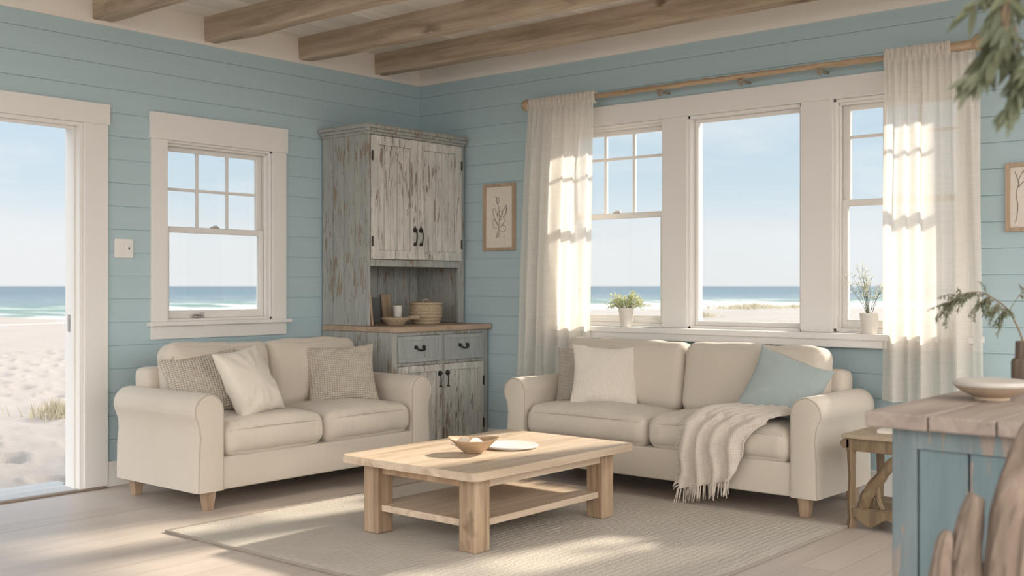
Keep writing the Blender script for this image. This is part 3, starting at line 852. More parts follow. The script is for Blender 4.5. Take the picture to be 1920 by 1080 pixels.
for j in range(NV):
    t = j/(NV-1); rw = []
    for i in range(NU+1):
        s = i/NU; p = left[j].lerp(right[j], s)
        fold = sin(s*23+1.6*nz((s*2, t*2.5, 1))*2.2)*(.010+.012*t)+.008*nz((s*7, t*6, 3))
        if t < .45: p.z += .012+abs(fold)*.8+.012*sin(t*40+s*5)*(1-t*2.2)*max(0, s-.2); 
        else: p.y -= .014+fold+.004
        if t < .1: p.z += .012*sin(s*17)
        p.x += .010*nz((s*3, t*9, 5))
        rw.append(bm.verts.new(p))
    grid.append(rw)
for a, b_ in zip(grid, grid[1:]):
    for i in range(NU): bm.faces.new((a[i], a[i+1], b_[i+1], b_[i]))
hem = [v.co.copy() for v in grid[-1]]; lefts = [r[0].co.copy() for r in grid]
M_throw = fabric('loose_woven_throw', (.66, .58, .50), sc=220, bmp=.9)
th = thing('throw_blanket', 'beige fringed throw blanket spilling over the front edge of the long sofa', 'blanket', (2.9, -.5, 0))
for v in bm.verts: v.co -= V((2.9, -.5, 0))
o = obj('blanket_cloth', bm, M_throw, th, True)
sd = o.modifiers.new('s', 'SOLIDIFY'); sd.thickness = .006; sd.offset = 0
bm = B()
for k in range(34):
    p = hem[int(k/33*NU)]-V((2.9, -.5, 0)); l = .07+.025*rnd.random(); q = rnd.uniform(-.014, .012)-.012*(1-k/33)
    l = min(l, p.z-.012)
    pts = [p+V((0, 0, .008)), p+V((q*.4, rnd.uniform(-.004, .004), -l*.4)), p+V((q, rnd.uniform(-.008, .008), -l))]
    tube(bm, smooth_path(pts, 3), lerp_list([.0035, .0042, .002], 7), 6)
for k in range(26):
    p = lefts[int((.28+.66*k/25)*(NV-1))]-V((2.9, -.5, 0)); l = .02+.015*rnd.random()
    tube(bm, [p+V((.006, 0, 0)), p+V((-l*.6, -.006, -l*.5)), p+V((-l, -.004, -l*1.1))], [.0032, .0032, .0015], 5)
obj('fringe', bm, M_throw, th, True)

# ------------------------------------------------------------------ rug
bm = B(); nx, ny = 80, 70; X0, X1, Y0, Y1 = 1.10, 3.60, -2.83, -.60
T = {}
for i in range(nx+1):
    for j in range(ny+1):
        u, v = i/nx, j/ny; x = X0+(X1-X0)*u; y = Y0+(Y1-Y0)*v
        e = min(u, 1-u, v, 1-v); zz = .013+.002*nz((x, y, 0), 7)
        if i in (0, nx): x += .006*nz((x, y*9, 0)); 
        if j in (0, ny): y += .006*nz((x*9, y, 0))
        if e == 0: zz = .006
        T[i, j] = bm.verts.new((x, y, zz))
for i in range(nx):
    for j in range(ny): bm.faces.new((T[i, j], T[i+1, j], T[i+1, j+1], T[i, j+1]))
bd = [T[i, 0] for i in range(nx+1)]+[T[nx, j] for j in range(1, ny+1)]+[T[i, ny] for i in range(nx-1, -1, -1)]+[T[0, j] for j in range(ny-1, 0, -1)]
lo = [bm.verts.new((v.co.x, v.co.y, .001)) for v in bd]
for k in range(len(bd)): bm.faces.new((bd[k], lo[k], lo[(k+1) % len(lo)], bd[(k+1) % len(bd)]))
rug = thing('area_rug', 'large cream woven rug under the coffee table', 'rug', (0, 0, 0))
obj('rug_pile', bm, M_rug, rug, True)
bm = B(); pts = [V((X0, Y0, .007)), V((X1, Y0, .007)), V((X1, Y1, .007)), V((X0, Y1, .007))]
pp = []
for a, b_ in zip(pts, pts[1:]+pts[:1]):
    for k in range(40): pp.append(a.lerp(b_, k/40)+V((0, 0, .0012*sin(k*2.1))))
tube(bm, pp, .0075, 6, closed=True, rough=.25, rf=60); obj('rug_binding', bm, fabric('rug_edge', (.26, .215, .17), sc=200), rug, True)

# ------------------------------------------------------------------ coffee table
RZ = .0135
ct = thing('coffee_table', 'low chunky pine coffee table with a lower shelf standing on the rug', 'coffee table', (2.22, -1.69, RZ))
tx0, tx1, ty0, ty1 = 1.78-2.22, 2.655-2.22, -2.31+1.69, -1.07+1.69
TT = .385-RZ
bm = B()
def rrect(x0, x1, y0, y1, r, n=6):
    out = []
    for cx, cy, a0 in ((x1-r, y1-r, 0), (x0+r, y1-r, 90), (x0+r, y0+r, 180), (x1-r, y0+r, 270)):
        for k in range(n+1):
            a = R(a0+90*k/n); out.append((cx+r*cos(a), cy+r*sin(a)))
    return out
def slab(bm, poly, z0, z1, bev=.004):
    A, Bv, f1, f2 = prism(bm, poly, 'z', z0, z1)
    es = [e for e in f1.edges]+[e for e in f2.edges]
    bmesh.ops.bevel(bm, geom=es, offset=bev, segments=2, affect='EDGES')
slab(bm, rrect(tx0, tx1, ty0, ty1, .028), TT-.036, TT)
obj('table_top', bm, M_table, ct)
bm = B()
box(bm, tx0+.09, tx1-.09, ty0+.105, ty0+.13, TT-.088, TT-.036, .003); obj('apron', bm, M_tedge, ct)
bm = B(); box(bm, tx0+.09, tx1-.09, ty1-.13, ty1-.105, TT-.088, TT-.036, .003); obj('apron', bm, M_tedge, ct)
bm = B(); box(bm, tx1-.10, tx1-.078, ty0+.1, ty1-.1, TT-.088, TT-.036, .003); obj('apron', bm, M_table, ct)
bm = B(); box(bm, tx0+.078, tx0+.10, ty0+.1, ty1-.1, TT-.088, TT-.036, .003); obj('apron', bm, M_table, ct)
for sx in (0, 1):
    for sy in (0, 1):
        w = .10; xx = tx0+.085 if sx == 0 else tx1-.065-w; yy = ty0+.075 if sy == 0 else ty1-.10-w
        bm = B(); box(bm, xx, xx+w, yy, yy+w, 0, TT-.036, .007, 2)
        obj('leg', bm, M_tleg, ct)
bm = B(); box(bm, tx0+.11, tx1-.09, ty0+.10, ty1-.125, .105, .137, .004)
obj('shelf', bm, M_table, ct)

def xf(bm, Mx):
    for v in bm.verts: v.co = Mx @ v.co
TZ = .385
wb = thing('wooden_bowl', 'small carved wooden bowl holding shells on the coffee table', 'bowl', (2.24, -1.86, TZ), R(35))
bm = B(); lathe(bm, [(.038, 0), (.044, .003), (.07, .022), (.102, .047), (.122, .062), (.124, .067), (.119, .067), (.098, .053), (.066, .030), (.03, .014), (.001, .012)], 40, ex=1.0, ey=.86, rough=.05)
for v in bm.verts: v.co.z += .010*abs(v.co.x/.12)**2 if v.co.z > .03 else 0
obj('bowl_body', bm, M_bowl, wb, True)
def shell(loc, rot, s, label):
    o = obj('seashell', shell_bm(s), plain('striped_shell', (.70, .62, .52), .5), None, True)
    o.location = loc; o.rotation_euler = rot
    tag(o, label, 'shell', 'seashells in the wooden bowl'); return o
def shell_bm(s):
    bm = B(); n, m = 18, 20; g = []
    for i in range(n+1):
        a = (i/n-.5)*2.3; row = []
        for j in range(m+1):
            r = j/m; rib = 1+.05*cos(a*22)*r
            row.append(bm.verts.new((s*r*sin(a), s*r*cos(a)-s*.5, s*(.42*sin(r*pi*.62)*cos(a*.9)+.03*cos(a*22)*r))))
        g.append(row)
    for i in range(n):
        for j in range(m): bm.faces.new((g[i][j], g[i+1][j], g[i+1][j+1], g[i][j+1]))
    bmesh.ops.remove_doubles(bm, verts=bm.verts, dist=1e-5)
    bmesh.ops.solidify(bm, geom=bm.faces[:], thickness=.002)
    return bm
shell((2.195, -1.88, TZ+.042), (R(35), R(-10), R(20)), .052, 'pale ribbed shell lying at the sofa end inside the wooden bowl')
shell((2.255, -1.86, TZ+.040), (R(50), R(15), R(80)), .056, 'pale ribbed shell standing upright in the middle of the wooden bowl')
bd_ = thing('serving_plate', 'flat round white plate lying behind the wooden bowl on the coffee table', 'plate', (2.26, -1.60, TZ))
bm = B(); lathe(bm, [(.11, 0), (.132, .004), (.14, .012), (.136, .017), (.12, .014), (.10, .009), (.001, .009)], 48); obj('plate_body', bm, M_ceramic, bd_, True)
bm = B(); slab(bm, rrect(-.11, .11, -.075, .075, .004, 2), 0, .004, .001)
o = obj('paper_booklet', bm, M_paper, None, False, (2.06, -1.64, TZ), (0, 0, R(62))); tag(o, 'thin cream booklet on the coffee table beside the white plate', 'booklet')

# ------------------------------------------------------------------ curtain rod
RY = WR_-.12; RZc = 2.468
rod = thing('curtain_rod', 'driftwood pole above the triple window carrying both curtains', 'curtain rod', (2.45, RY, RZc))
bm = B(); n = 120; pts = []; rr = []
for i in range(n+1):
    x = .90+(4.05-.90)*i/n; pts.append(V((x-2.45, .004*nz((x*2, 0, 0)), .007*nz((x*1.3, 4, 0)))))
    r = .0165+.003*nz((x*5, 1, 2))
    if x > 3.5: r += .010*min(1, (x-3.5)/.3)
    rr.append(r)
tube(bm, pts, rr, 12, rough=.35, rf=18); obj('pole', bm, M_rod, rod, True)
bm = B(); tube(bm, [(-1.555+k*.012, 0, .002) for k in range(7)], [.014, .03, .037, .039, .037, .031, .018], 14, rough=.25, rf=40); obj('finial', bm, M_rod, rod, True)
bm = B(); tube(bm, [(1.50+k*.022, .002*k, .004*k) for k in range(7)], [.024, .036, .040, .036, .042, .034, .018], 14, rough=.5, rf=35); obj('finial', bm, M_rod, rod, True)
for x in (2.03, 2.607, 3.11):
    bm = B(); q = x-2.45
    prism(bm, [(q-.017, -.018), (q+.017, -.018), (q+.004, -.055), (q-.004, -.055)], 'y', -.014, .014)
    box(bm, q-.007, q+.007, 0, .12, -.03, -.016, .002)
    obj('bracket', bm, plain('grey_wood_bracket', (.28, .24, .19), .7), rod)

def curtain(label, xt0, xt1, xb0, xb1, zb, seed, nf, amp, pe=1.0):
    o = thing('curtain', label, 'curtain', ((xt0+xt1)/2, RY, RZc))
    bm = B(); NU, NV = 240, 60; g = []
    top = .032
    def prof(s, t):
        a = min(1, max(0, (t-.02)/.25)); k1 = nf
        ph = s*2*pi*k1+1.5*nz((s*3, t*.6, seed))*2
        big = sin(ph)*.6+.45*sin(ph*.53+seed+1.2*t)
        small = sin(s*2*pi*nf*2.1+seed+2*nz((s*8, t*2, seed)))
        return amp*1.15*(big*a*(.75+.25*t))+(.010*(1-a)+.002)*small
    for j in range(NV+1):
        t = j/NV; z = top-(RZc+top-zb)*t; row = []
        if j == 0: z = top
        tt = max(0, t)
        # gathered top, quickly fanning to full width
        xl = xt0+(xb0-xt0)*tt**.7; xr = xt1+(xb1-xt1)*tt**.7
        for i in range(NU+1):
            s = i/NU; x = xl+(xr-xl)*s+.006*nz((s*9, t*3, seed+4))
            y = prof(s, tt)-.026*(1 if True else 0)
            if t < .04: y = -.026-.004*abs(sin(s*pi*nf*2.1*2+seed))-.010*max(0, 1-abs(z)/.03)*0
            zz = z+(.010*nz((s*26, 0, seed)) if j == 0 else 0)
            if s > pe and tt < .03: zz = min(zz, -.030-.02*tt+.006*nz((s*30, 0, seed)))
            row.append(bm.verts.new((x-(xt0+xt1)/2, y, zz)))
        g.append(row)
    for a, b_ in zip(g, g[1:]):
        for i in range(NU): bm.faces.new((a[i], a[i+1], b_[i+1], b_[i]))
    obj('drape', bm, M_sheer, o, True)
    # pocket wrapped round the rod with its ruffles
    bm = B(); g = []
    for i in range(NU+1):
        s = i/NU*pe; row = []; x = xt0+(xt1-xt0)*s-(xt0+xt1)/2
        for k in range(15):
            a = -pi*.55+k/14*(2*pi*.80); w = .5+.5*sin(s*2*pi*nf*2.6+3*nz((s*9, 0, seed)))
            r = .030+.008*w
            row.append(bm.verts.new((x+.004*nz((s*20, k*.4, seed)), -r*cos(a)*.9, r*sin(a)*1.15-.002+(.012*w if 4 < k < 8 else 0))))
        g.append(row)
    for a, b_ in zip(g, g[1:]):
        for k in range(14): bm.faces.new((a[k], b_[k], b_[k+1], a[k+1]))
    obj('rod_pocket', bm, M_sheer, o, True)
    return o
curtain('gathered sheer linen curtain hanging beside the small framed sketch', .967, 1.535, .87, 1.50, .57, 2.0, 6, .038)
curtain('wide sheer linen curtain hanging at the driftwood knob end of the pole', 3.50, 3.985, 3.475, 4.03, .565, 7.0, 6, .042, .74)

# ------------------------------------------------------------------ pictures on the wall
def picture(label, x0, x1, z0, z1, draw):
    o = thing('picture_frame', label, 'picture', ((x0+x1)/2, WR_, (z0+z1)/2))
    w, h = (x1-x0)/2, (z1-z0)/2; bm = B(); t = .022
    box(bm, -w, -w+t, -.024, 0, -h, h, .002); box(bm, w-t, w, -.024, 0, -h, h, .002); box(bm, -w+t, w-t, -.024, 0, -h, -h+t, .002); box(bm, -w+t, w-t, -.024, 0, h-t, h, .002)
    obj('frame', bm, M_frame, o)
    bm = B(); box(bm, -w+t, w-t, -.010, -.004, -h+t, h-t); art = obj('art_sheet', bm, M_paper, o)
    bm = B()
    for p in draw: tube(bm, smooth_path([(a*w, -.0108, b_*h) for a, b_ in p], 5), .0016, 5)
    obj('drawing', bm, M_ink, art)
    return o
d1_ = [[(-.05, -.62), (-.02, -.2), (0, .1), (-.1, .4), (-.25, .65)], [(0, -.1), (.2, .15), (.42, .35), (.45, .15), (.25, 0), (0, -.1)], [(.05, -.3), (.3, -.15), (.45, .3)], [(-.02, -.25), (-.3, -.05), (-.42, .2), (-.3, .25), (-.1, 0)],
       [(-.02, -.35), (-.35, -.3), (-.45, -.1), (-.25, -.12), (-.02, -.35)], [(0, -.4), (.3, -.45), (.4, -.3), (.15, -.25)], [(-.05, -.5), (-.2, -.62), (-.1, -.4)], [(-.1, .4), (0, .52), (-.12, .6), (-.22, .48), (-.1, .4)], [(.28, -.62), (.33, -.58)], [(-.15, .1), (.05, .18), (.2, .1), (.05, .02), (-.15, .1)]]
picture('small framed ink sketch of a flowering stem between hutch and curtain', .433, .735, 1.459, 1.947, d1_)
d2_ = [[(-.72, .75), (-.6, .4), (-.68, .1), (-.62, -.3), (-.7, -.75)], [(-.6, .5), (-.45, .75), (-.4, .5)], [(-.3, .7), (-.35, .35), (-.2, .1)], [(-.6, .3), (-.3, .55), (.1, .7), (.3, .4)], [(.0, -.5), (.1, .0), (.3, .3), (.5, .6)]]
picture('framed twig drawing on the blue wall beyond the wide curtain', 4.10, 4.42, 1.484, 1.844, d2_)

# ------------------------------------------------------------------ potted plants on the sill
SZ = .929
def pot(o, r0, r1, h):
    bm = B(); lathe(bm, [(r0, 0), (r0+.003, .004), (r1-.002, h*.8), (r1, h*.82), (r1+.001, h), (r1-.007, h), (r1-.009, h*.8), (.001, h*.78)], 32); obj('pot', bm, M_ceramic, o, True)
    bm = B(); lathe(bm, [(r1-.010, h*.80), (r1-.012, h*.86), (.001, h*.87)], 24); obj('soil', bm, M_soil, o, True)
def leaf(bm, p, d, l, w, up=V((0, 0, 1)), droop=.15):
    d = d.normalized(); s = d.cross(up)
    if s.length < .01: s = V((1, 0, 0))
    s.normalize(); nrm = s.cross(d)
    a = [p, p+d*l*.35+s*w/2-nrm*0, p+d*l*.75+s*w*.32-V((0, 0, l*droop*.5)), p+d*l-V((0, 0, l*droop)), p+d*l*.75-s*w*.32-V((0, 0, l*droop*.5)), p+d*l*.35-s*w/2]
    m = p+d*l*.4-nrm*w*.12
    vs = [bm.verts.new(q) for q in a]; c = bm.verts.new(m)
    for k in range(6): bm.faces.new((c, vs[k], vs[(k+1) % 6]))
pl = thing('potted_plant', 'bushy pale green plant in a small cream pot on the window sill', 'potted plant', (1.74, .20, SZ))
pot(pl, .034, .052, .125)
bs, bl = B(), B(); r2 = random.Random(3)
for k in range(130):
    a = r2.uniform(0, 2*pi); e = r2.uniform(.15, 1.45); L_ = r2.uniform(.09, .155)
    dv = V((cos(a)*cos(e)*1.12, sin(a)*cos(e)*.62, sin(e)*.85)); p0 = V((cos(a)*.02, sin(a)*.02, .11)); p1 = p0+dv*L_*.6+V((0, 0, .02)); p2 = p0+dv*L_+V((0, 0, -.012*cos(e)))
    tube(bs, [p0, p1, p2], [.0012, .001, .0006], 4, caps=False)
    for q in range(12):
        t = .3+.7*q/11; p = p0.lerp(p1, t*2) if t < .5 else p1.lerp(p2, t*2-1)
        leaf(bl, p, V((r2.uniform(-1, 1), r2.uniform(-1, 1), r2.uniform(-.4, 1)))+dv*.6, r2.uniform(.014, .026), .006)
obj('stem', bs, M_leafp, pl, 'raw'); obj('foliage', bl, M_leafp, pl, 'raw')
pl = thing('potted_plant', 'airy white flowering plant in a cream pot on the sill by the wide curtain', 'potted plant', (3.386, .20, SZ))
pot(pl, .040, .052, .118)
bs, bl, bf = B(), B(), B(); r2 = random.Random(12)
for k in range(17):
    a = r2.uniform(0, 2*pi); L_ = r2.uniform(.16, .26); sp = r2.uniform(.05, .62)
    if k == 0: a, sp, L_ = 2.6, .25, .27
    if k == 1: a, sp, L_ = 3.0, .1, .265
    p0 = V((cos(a)*.008, sin(a)*.008, .1)); pts = [p0]
    dv = V((cos(a)*sp, sin(a)*sp*.55, 1)).normalized()
    for q in range(1, 6): pts.append(p0+dv*L_*q/5+V((cos(a)*sp*.03*(q/5)**2*2, 0, 0))+V((r2.uniform(-1, 1), r2.uniform(-1, 1), 0))*.004)
    tube(bs, pts, lerp_list([.0016, .0007], 6), 4, caps=False)
    for q in range(3, 6):
        for w in range(4):
            d2 = (V((r2.uniform(-1, 1), r2.uniform(-.6, .6), r2.uniform(.0, 1)))).normalized(); e = pts[q]+d2*r2.uniform(.012, .034)
            tube(bs, [pts[q], e], [.0007, .0004], 3, caps=False)
            for u in range(5):
                pp = e+V((r2.uniform(-1, 1), r2.uniform(-1, 1), r2.uniform(-1, 1)))*.007
                leaf(bf, pp, V((r2.uniform(-1, 1), r2.uniform(-1, 1), r2.uniform(-.3, 1))), .007, .006)
            leaf(bl, e, d2+V((0, 0, -.4)), .016, .006)
obj('stem', bs, M_leafs, pl, 'raw'); obj('foliage', bl, M_leafp, pl, 'raw'); obj('blossom', bf, M_flower, pl, 'raw')

# ------------------------------------------------------------------ side table
st = thing('side_table', 'small aged brown wooden side table beside the long sofa', 'side table', (3.80, -.38, 0))
a0, a1, b0, b1 = -.225, .225, -.24, .20; zt = .468
bm = B(); box(bm, a0, a1, b0, b1, zt-.022, zt, .008, 2); obj('table_top', bm, M_oldtop, st)
bm = B()
for y in (b0+.02, b1-.04): box(bm, a0+.015, a1-.015, y, y+.02, zt-.085, zt-.02, .005)
for x in (a0+.015, a1-.035): box(bm, x, x+.02, b0+.03, b1-.03, zt-.085, zt-.02, .005)
tube(bm, [(a0+.012, b0+.02, zt-.05), (a0+.012, b0+.03, zt-.05)], .024, 14)
obj('apron', bm, M_old, st)
for x in (a0+.04, a1-.04):
    for y in (b0+.035, b1-.04):
        bm = B(); tube(bm, smooth_path([(x-.004, y, 0), (x+.004, y, .05), (x-.002, y, .12), (x+.003, y, .25), (x, y, .36), (x, y, zt-.02)], 4), lerp_list([.026, .022, .021, .020, .023, .027], 21), 4, rough=.12, rf=25)
        obj('leg', bm, M_old, st)
bm = B(); box(bm, a0+.05, a1-.05, b0+.03, b1-.03, .085, .105, .005); obj('shelf', bm, M_old, st)
bm = B(); poly = [(a0+.05, .10)]
for k in range(25): 
    u = k/24; poly.append((a0+.05+(a1-a0-.1)*u, .040+.022*cos(u*4*pi)))
poly.append((a1-.05, .10)); prism(bm, poly, 'y', b0+.018, b0+.036)
obj('scalloped_skirt', bm, M_old, st)
bm = B(); tube(bm, smooth_path([(a0+.09, b0+.06, .105), (a0+.12, b0+.05, .17), (a0+.17, b0+.05, .25), (a0+.235, b0+.045, .33), (a0+.31, b0+.045, .39), (a0+.36, b0+.045, .40)], 5), lerp_list([.03, .034, .028, .026, .024, .022], 26), 8, rough=.3, rf=22)
tube(bm, smooth_path([(a0+.19, b0+.05, .105), (a0+.17, b0+.05, .15), (a0+.165, b0+.05, .22)], 4), [.014]*9, 8, rough=.3, rf=22)
obj('brace', bm, M_old, st, True)
bk2 = thing('book', 'cream book lying flat on the small brown side table', 'book', (3.79, -.42, zt), R(4))
bm = B(); box(bm, -.085, .085, -.06, .06, .002, .016, .001); obj('pages', bm, M_paper, bk2)
bm = B(); box(bm, -.088, .088, -.063, .063, 0, .002); box(bm, -.088, .088, -.063, .063, .016, .018); box(bm, -.089, -.086, -.063, .063, 0, .018); obj('cover', bm, M_ceramic, bk2)

# ------------------------------------------------------------------ island
IX0, IX1, IY0, IY1 = 4.79, 6.0, -3.285, -2.33; IZ = .90
isl = thing('kitchen_island', 'worn blue island with reclaimed plank top in the near corner', 'island', ((IX0+IX1)/2, (IY0+IY1)/2, 0))
ox, oy = (IX0+IX1)/2, (IY0+IY1)/2
bm = B(); n = 8; w = (IX1-IX0)/n
for i in range(n):
    box(bm, IX0+i*w-ox+.0015, IX0+(i+1)*w-ox-.0015, IY0-oy, IY1-oy, IZ-.038+.001*(i % 3), IZ-.0008*(i % 2), .005, 2)
obj('counter', bm, M_islandtop, isl)
bx0, by0 = IX0+.055, IY0+.035
bm = B(); box(bm, bx0+.012-ox, IX1-.051-ox, by0+.031-oy, IY1-.051-oy, 0, IZ-.039)
gx = bx0+.058
while gx < IX1-.12:
    box(bm, gx-ox+.0022, min(gx+.117, IX1-.092)-ox-.0022, by0+.008-oy, by0+.03-oy, .05, IZ-.085, .003, 1); gx += .117
obj('body', bm, M_island, isl)
bm = B(); box(bm, bx0-ox, bx0+.058-ox, by0-oy, by0+.03-oy, 0, IZ-.039, .003); box(bm, bx0+.058-ox, IX1-.09-ox, by0+.001-oy, by0+.03-oy, IZ-.085, IZ-.039); box(bm, bx0+.058-ox, IX1-.09-ox, by0+.001-oy, by0+.03-oy, 0, .08)
box(bm, bx0+.0005-ox, bx0+.011-ox, by0+.031-oy, IY1-.05-oy, 0, IZ-.04); box(bm, IX1-.09-ox, IX1-.05-ox, by0-oy, by0+.03-oy, 0, IZ-.039, .003)
obj('face_frame', bm, M_islandtrim, isl)

pt = thing('stoneware_platter', 'round footed stoneware platter on the plank island top', 'platter', (4.947, -2.827, IZ))
bm = B(); lathe(bm, [(.043, 0), (.045, .003), (.045, .009), (.060, .015), (.084, .028), (.0935, .038), (.09, .039)], 48); obj('underside', bm, M_clay, pt, True)
bm = B(); lathe(bm, [(.088, .036), (.095, .038), (.0975, .043), (.095, .050), (.086, .053), (.06, .051), (.001, .049)], 48); obj('rim', bm, M_stone, pt, True)

vs = thing('ribbed_vase', 'weathered two tier wooden vase at the far side of the island top', 'vase', (4.945, -2.44, IZ))
def ribbed(bm, prof, seg=60, k=15, d=.06):
    rings = []
    for r, z in prof: rings.append([bm.verts.new((r*(1+d*cos(k*2*pi*i/seg))*cos(2*pi*i/seg), r*(1+d*cos(k*2*pi*i/seg))*sin(2*pi*i/seg), z)) for i in range(seg)])
    for a, b_ in zip(rings, rings[1:]):
        for i in range(seg): bm.faces.new((a[i], a[(i+1) % seg], b_[(i+1) % seg], b_[i]))
    bm.faces.new(rings[0][::-1]); bm.faces.new(rings[-1])
bm = B(); ribbed(bm, [(.053, 0), (.056, .005), (.056, .08), (.052, .088), (.046, .09)], d=.015, k=20); obj('vase_body', bm, M_drift, vs, True)
bm = B(); ribbed(bm, [(.044, .089), (.045, .092), (.044, .138), (.040, .140), (.036, .138), (.034, .12), (.001, .118)], d=.03); obj('vase_neck', bm, M_drift, vs, True)
ANG = math.atan2(.64365, .76532)
sp = thing('leafy_sprig', 'drooping olive sprig standing in the ribbed wooden vase', 'branch', (4.945, -2.44, IZ+.02), ANG)
# local x = across, z up.
bs, bl = B(), B(); r2 = random.Random(21)
main = smooth_path([(0, 0, .0), (-.025, 0, .11), (-.045, 0, .165), (-.075, 0, .215), (-.115, .0, .245), (-.16, -.01, .262), (-.21, -.015, .252), (-.245, -.02, .22)], 5)
tube(bs, main, lerp_list([.0032, .0026, .002, .0009], len(main)), 6)
def twig(p0, d, L_, nl, bend=-.5, ll=.013):
    p = p0.copy(); d = d.normalized(); pts = [p.copy()]
    for k in range(6):
        d = (d+V((r2.uniform(-.12, .12), r2.uniform(-.12, .12), bend*.12))).normalized(); p = p+d*L_/6; pts.append(p.copy())
    tube(bs, pts, lerp_list([.0011, .0005], 7), 4, caps=False)
    for k in range(nl):
        t = .12+.88*k/nl; i = min(int(t*6), 5); q = pts[i].lerp(pts[i+1], t*6-i)
        ld = V((r2.uniform(-1, 1), r2.uniform(-1, 1), r2.uniform(-.9, .6)))+d*.7
        leaf(bl, q, ld, r2.uniform(.7, 1.25)*ll, ll*.34)
for k in range(46):
    i = 13+int(r2.random()*(len(main)-14)); t = (i-13)/(len(main)-14)
    dd = V((r2.uniform(-1.1, -.05), r2.uniform(-.8, .8), r2.uniform(-.6, .5)))
    twig(main[i], dd, r2.uniform(.05, .095), 26, -1.0)
side = smooth_path([main[14], main[14]+V((.03, 0, .045)), main[14]+V((.06, 0, .062)), main[14]+V((.085, 0, .068))], 4)
tube(bs, side, .0012, 5)
for k in range(10): twig(side[4+int(r2.random()*8)], V((r2.uniform(-.2, 1), r2.uniform(-.6, .6), r2.uniform(-.3, .7))), .03, 9, -.2, .012)
obj('stem', bs, M_stem, sp, 'raw'); obj('foliage', bl, M_leafs, sp, 'raw')

# ------------------------------------------------------------------ driftwood in front of the island
dw = thing('driftwood', 'bleached forked driftwood piece rising in front of the blue island', 'driftwood', (5.218, -3.71, 0), ANG)
def limb(bm, pts, rad, seed, n=10, seg=28):
    P = smooth_path(pts, n); rs = lerp_list(rad, len(P)); rings = []; x = None; ln = 0
    for i, p in enumerate(P):
        d = (P[min(i+1, len(P)-1)]-P[max(i-1, 0)]).normalized()
        if x is None: x, y = frame_of(d)
        else: x = (x-d*x.dot(d)).normalized(); y = d.cross(x)
        if i: ln += (P[i]-P[i-1]).length
        ring = []
        for k in range(seg):
            a = 2*pi*k/seg+ln*2.2
            ridge = .20*nz((cos(a)*1.5, sin(a)*1.5, ln*4+seed))+.16*nz((cos(a)*3.6, sin(a)*3.6, ln*7+seed))+.07*nz((cos(a)*9, sin(a)*9, ln*9+seed))
            ring.append(bm.verts.new(p+(x*cos(a)+y*sin(a))*rs[i]*(1+ridge*1.3)))
        rings.append(ring)
    for a, b_ in zip(rings, rings[1:]):
        for k in range(seg): bm.faces.new((a[k], a[(k+1) % seg], b_[(k+1) % seg], b_[k]))
    bm.faces.new(rings[0][::-1]); bm.faces.new(rings[-1])
bm = B()
limb(bm, [(-.02, .0, 0), (-.03, 0, .25), (-.05, .0, .45), (-.066, 0, .60), (-.060, 0, .68), (-.054, 0, .735), (-.046, 0, .78), (-.040, 0, .806), (-.038, 0, .812)], [.10, .08, .056, .040, .030, .026, .021, .017, .010], 1)
limb(bm, [(-.05, .0, .35), (-.095, -.01, .55), (-.108, -.012, .64), (-.104, -.01, .69), (-.096, -.005, .728), (-.090, 0, .745)], [.05, .034, .024, .019, .015, .006], 6)
limb(bm, [(.03, -.0, .0), (.01, -.02, .3), (-.012, -.03, .52), (-.006, -.03, .66), (.0, -.03, .74), (.0165, -.028, .81), (.036, -.02, .86), (.066, -.01, .92), (.12, -.0, .97), (.17, .0, 1.0)], [.09, .06, .040, .031, .029, .029, .027, .026, .02, .01], 11)
limb(bm, [(.01, -.02, .45), (.022, -.045, .62), (.03, -.05, .72), (.045, -.045, .80), (.075, -.03, .86)], [.03, .019, .017, .016, .010], 41)
limb(bm, [(.03, -.03, .2), (.10, -.06, .45), (.07, -.07, .60), (.060, -.065, .655), (.085, -.05, .70), (.15, -.03, .74)], [.06, .04, .024, .020, .020, .014], 17)
limb(bm, [(-.25, .03, .03), (-.1, .0, .08), (.05, 0, .10), (.2, -.02, .05), (.3, -.03, .03)], [.02, .05, .08, .05, .02], 23)
obj('trunk', bm, M_drift, dw, True)

# ------------------------------------------------------------------ tall indoor tree whose leaves hang into view
tr = thing('indoor_tree', 'leafy olive green branches hanging in from the upper right corner', 'tree', (5.763, -3.48, 0), ANG)
bm = B(); lathe(bm, [(.11, 0), (.12, .01), (.15, .28), (.155, .30), (.145, .30), (.135, .26), (.001, .25)], 32); obj('pot', bm, M_clay, tr, True)
bs, bl = B(), B(); r2 = random.Random(5)
tk = smooth_path([(0, 0, .2), (.02, 0, .6), (-.01, 0, 1.1), (-.03, 0, 1.5), (-.10, 0, 1.8), (-.2, 0, 1.95)], 5)
tube(bs, tk, lerp_list([.02, .016, .013, .010], len(tk)), 8, rough=.2)
def leafbranch(pts, r0, r1, n, l0, l1, dmix=.5):
    p = smooth_path(pts, 6); tube(bs, p, lerp_list([r0, r1], len(p)), 6)
    n = int(n*1.9)
    for k in range(n):
        t = .2+.8*k/n; i = min(int(t*(len(p)-1)), len(p)-2); q = p[i]; d = (p[i+1]-p[i]).normalized()
        for s in (-1, 1):
            ld = d*dmix+V((s*r2.uniform(.1, .8)-.25, r2.uniform(-.6, .6), r2.uniform(-.6, .3)))
            leaf2(bl, q, ld, r2.uniform(l0, l1)*.72)
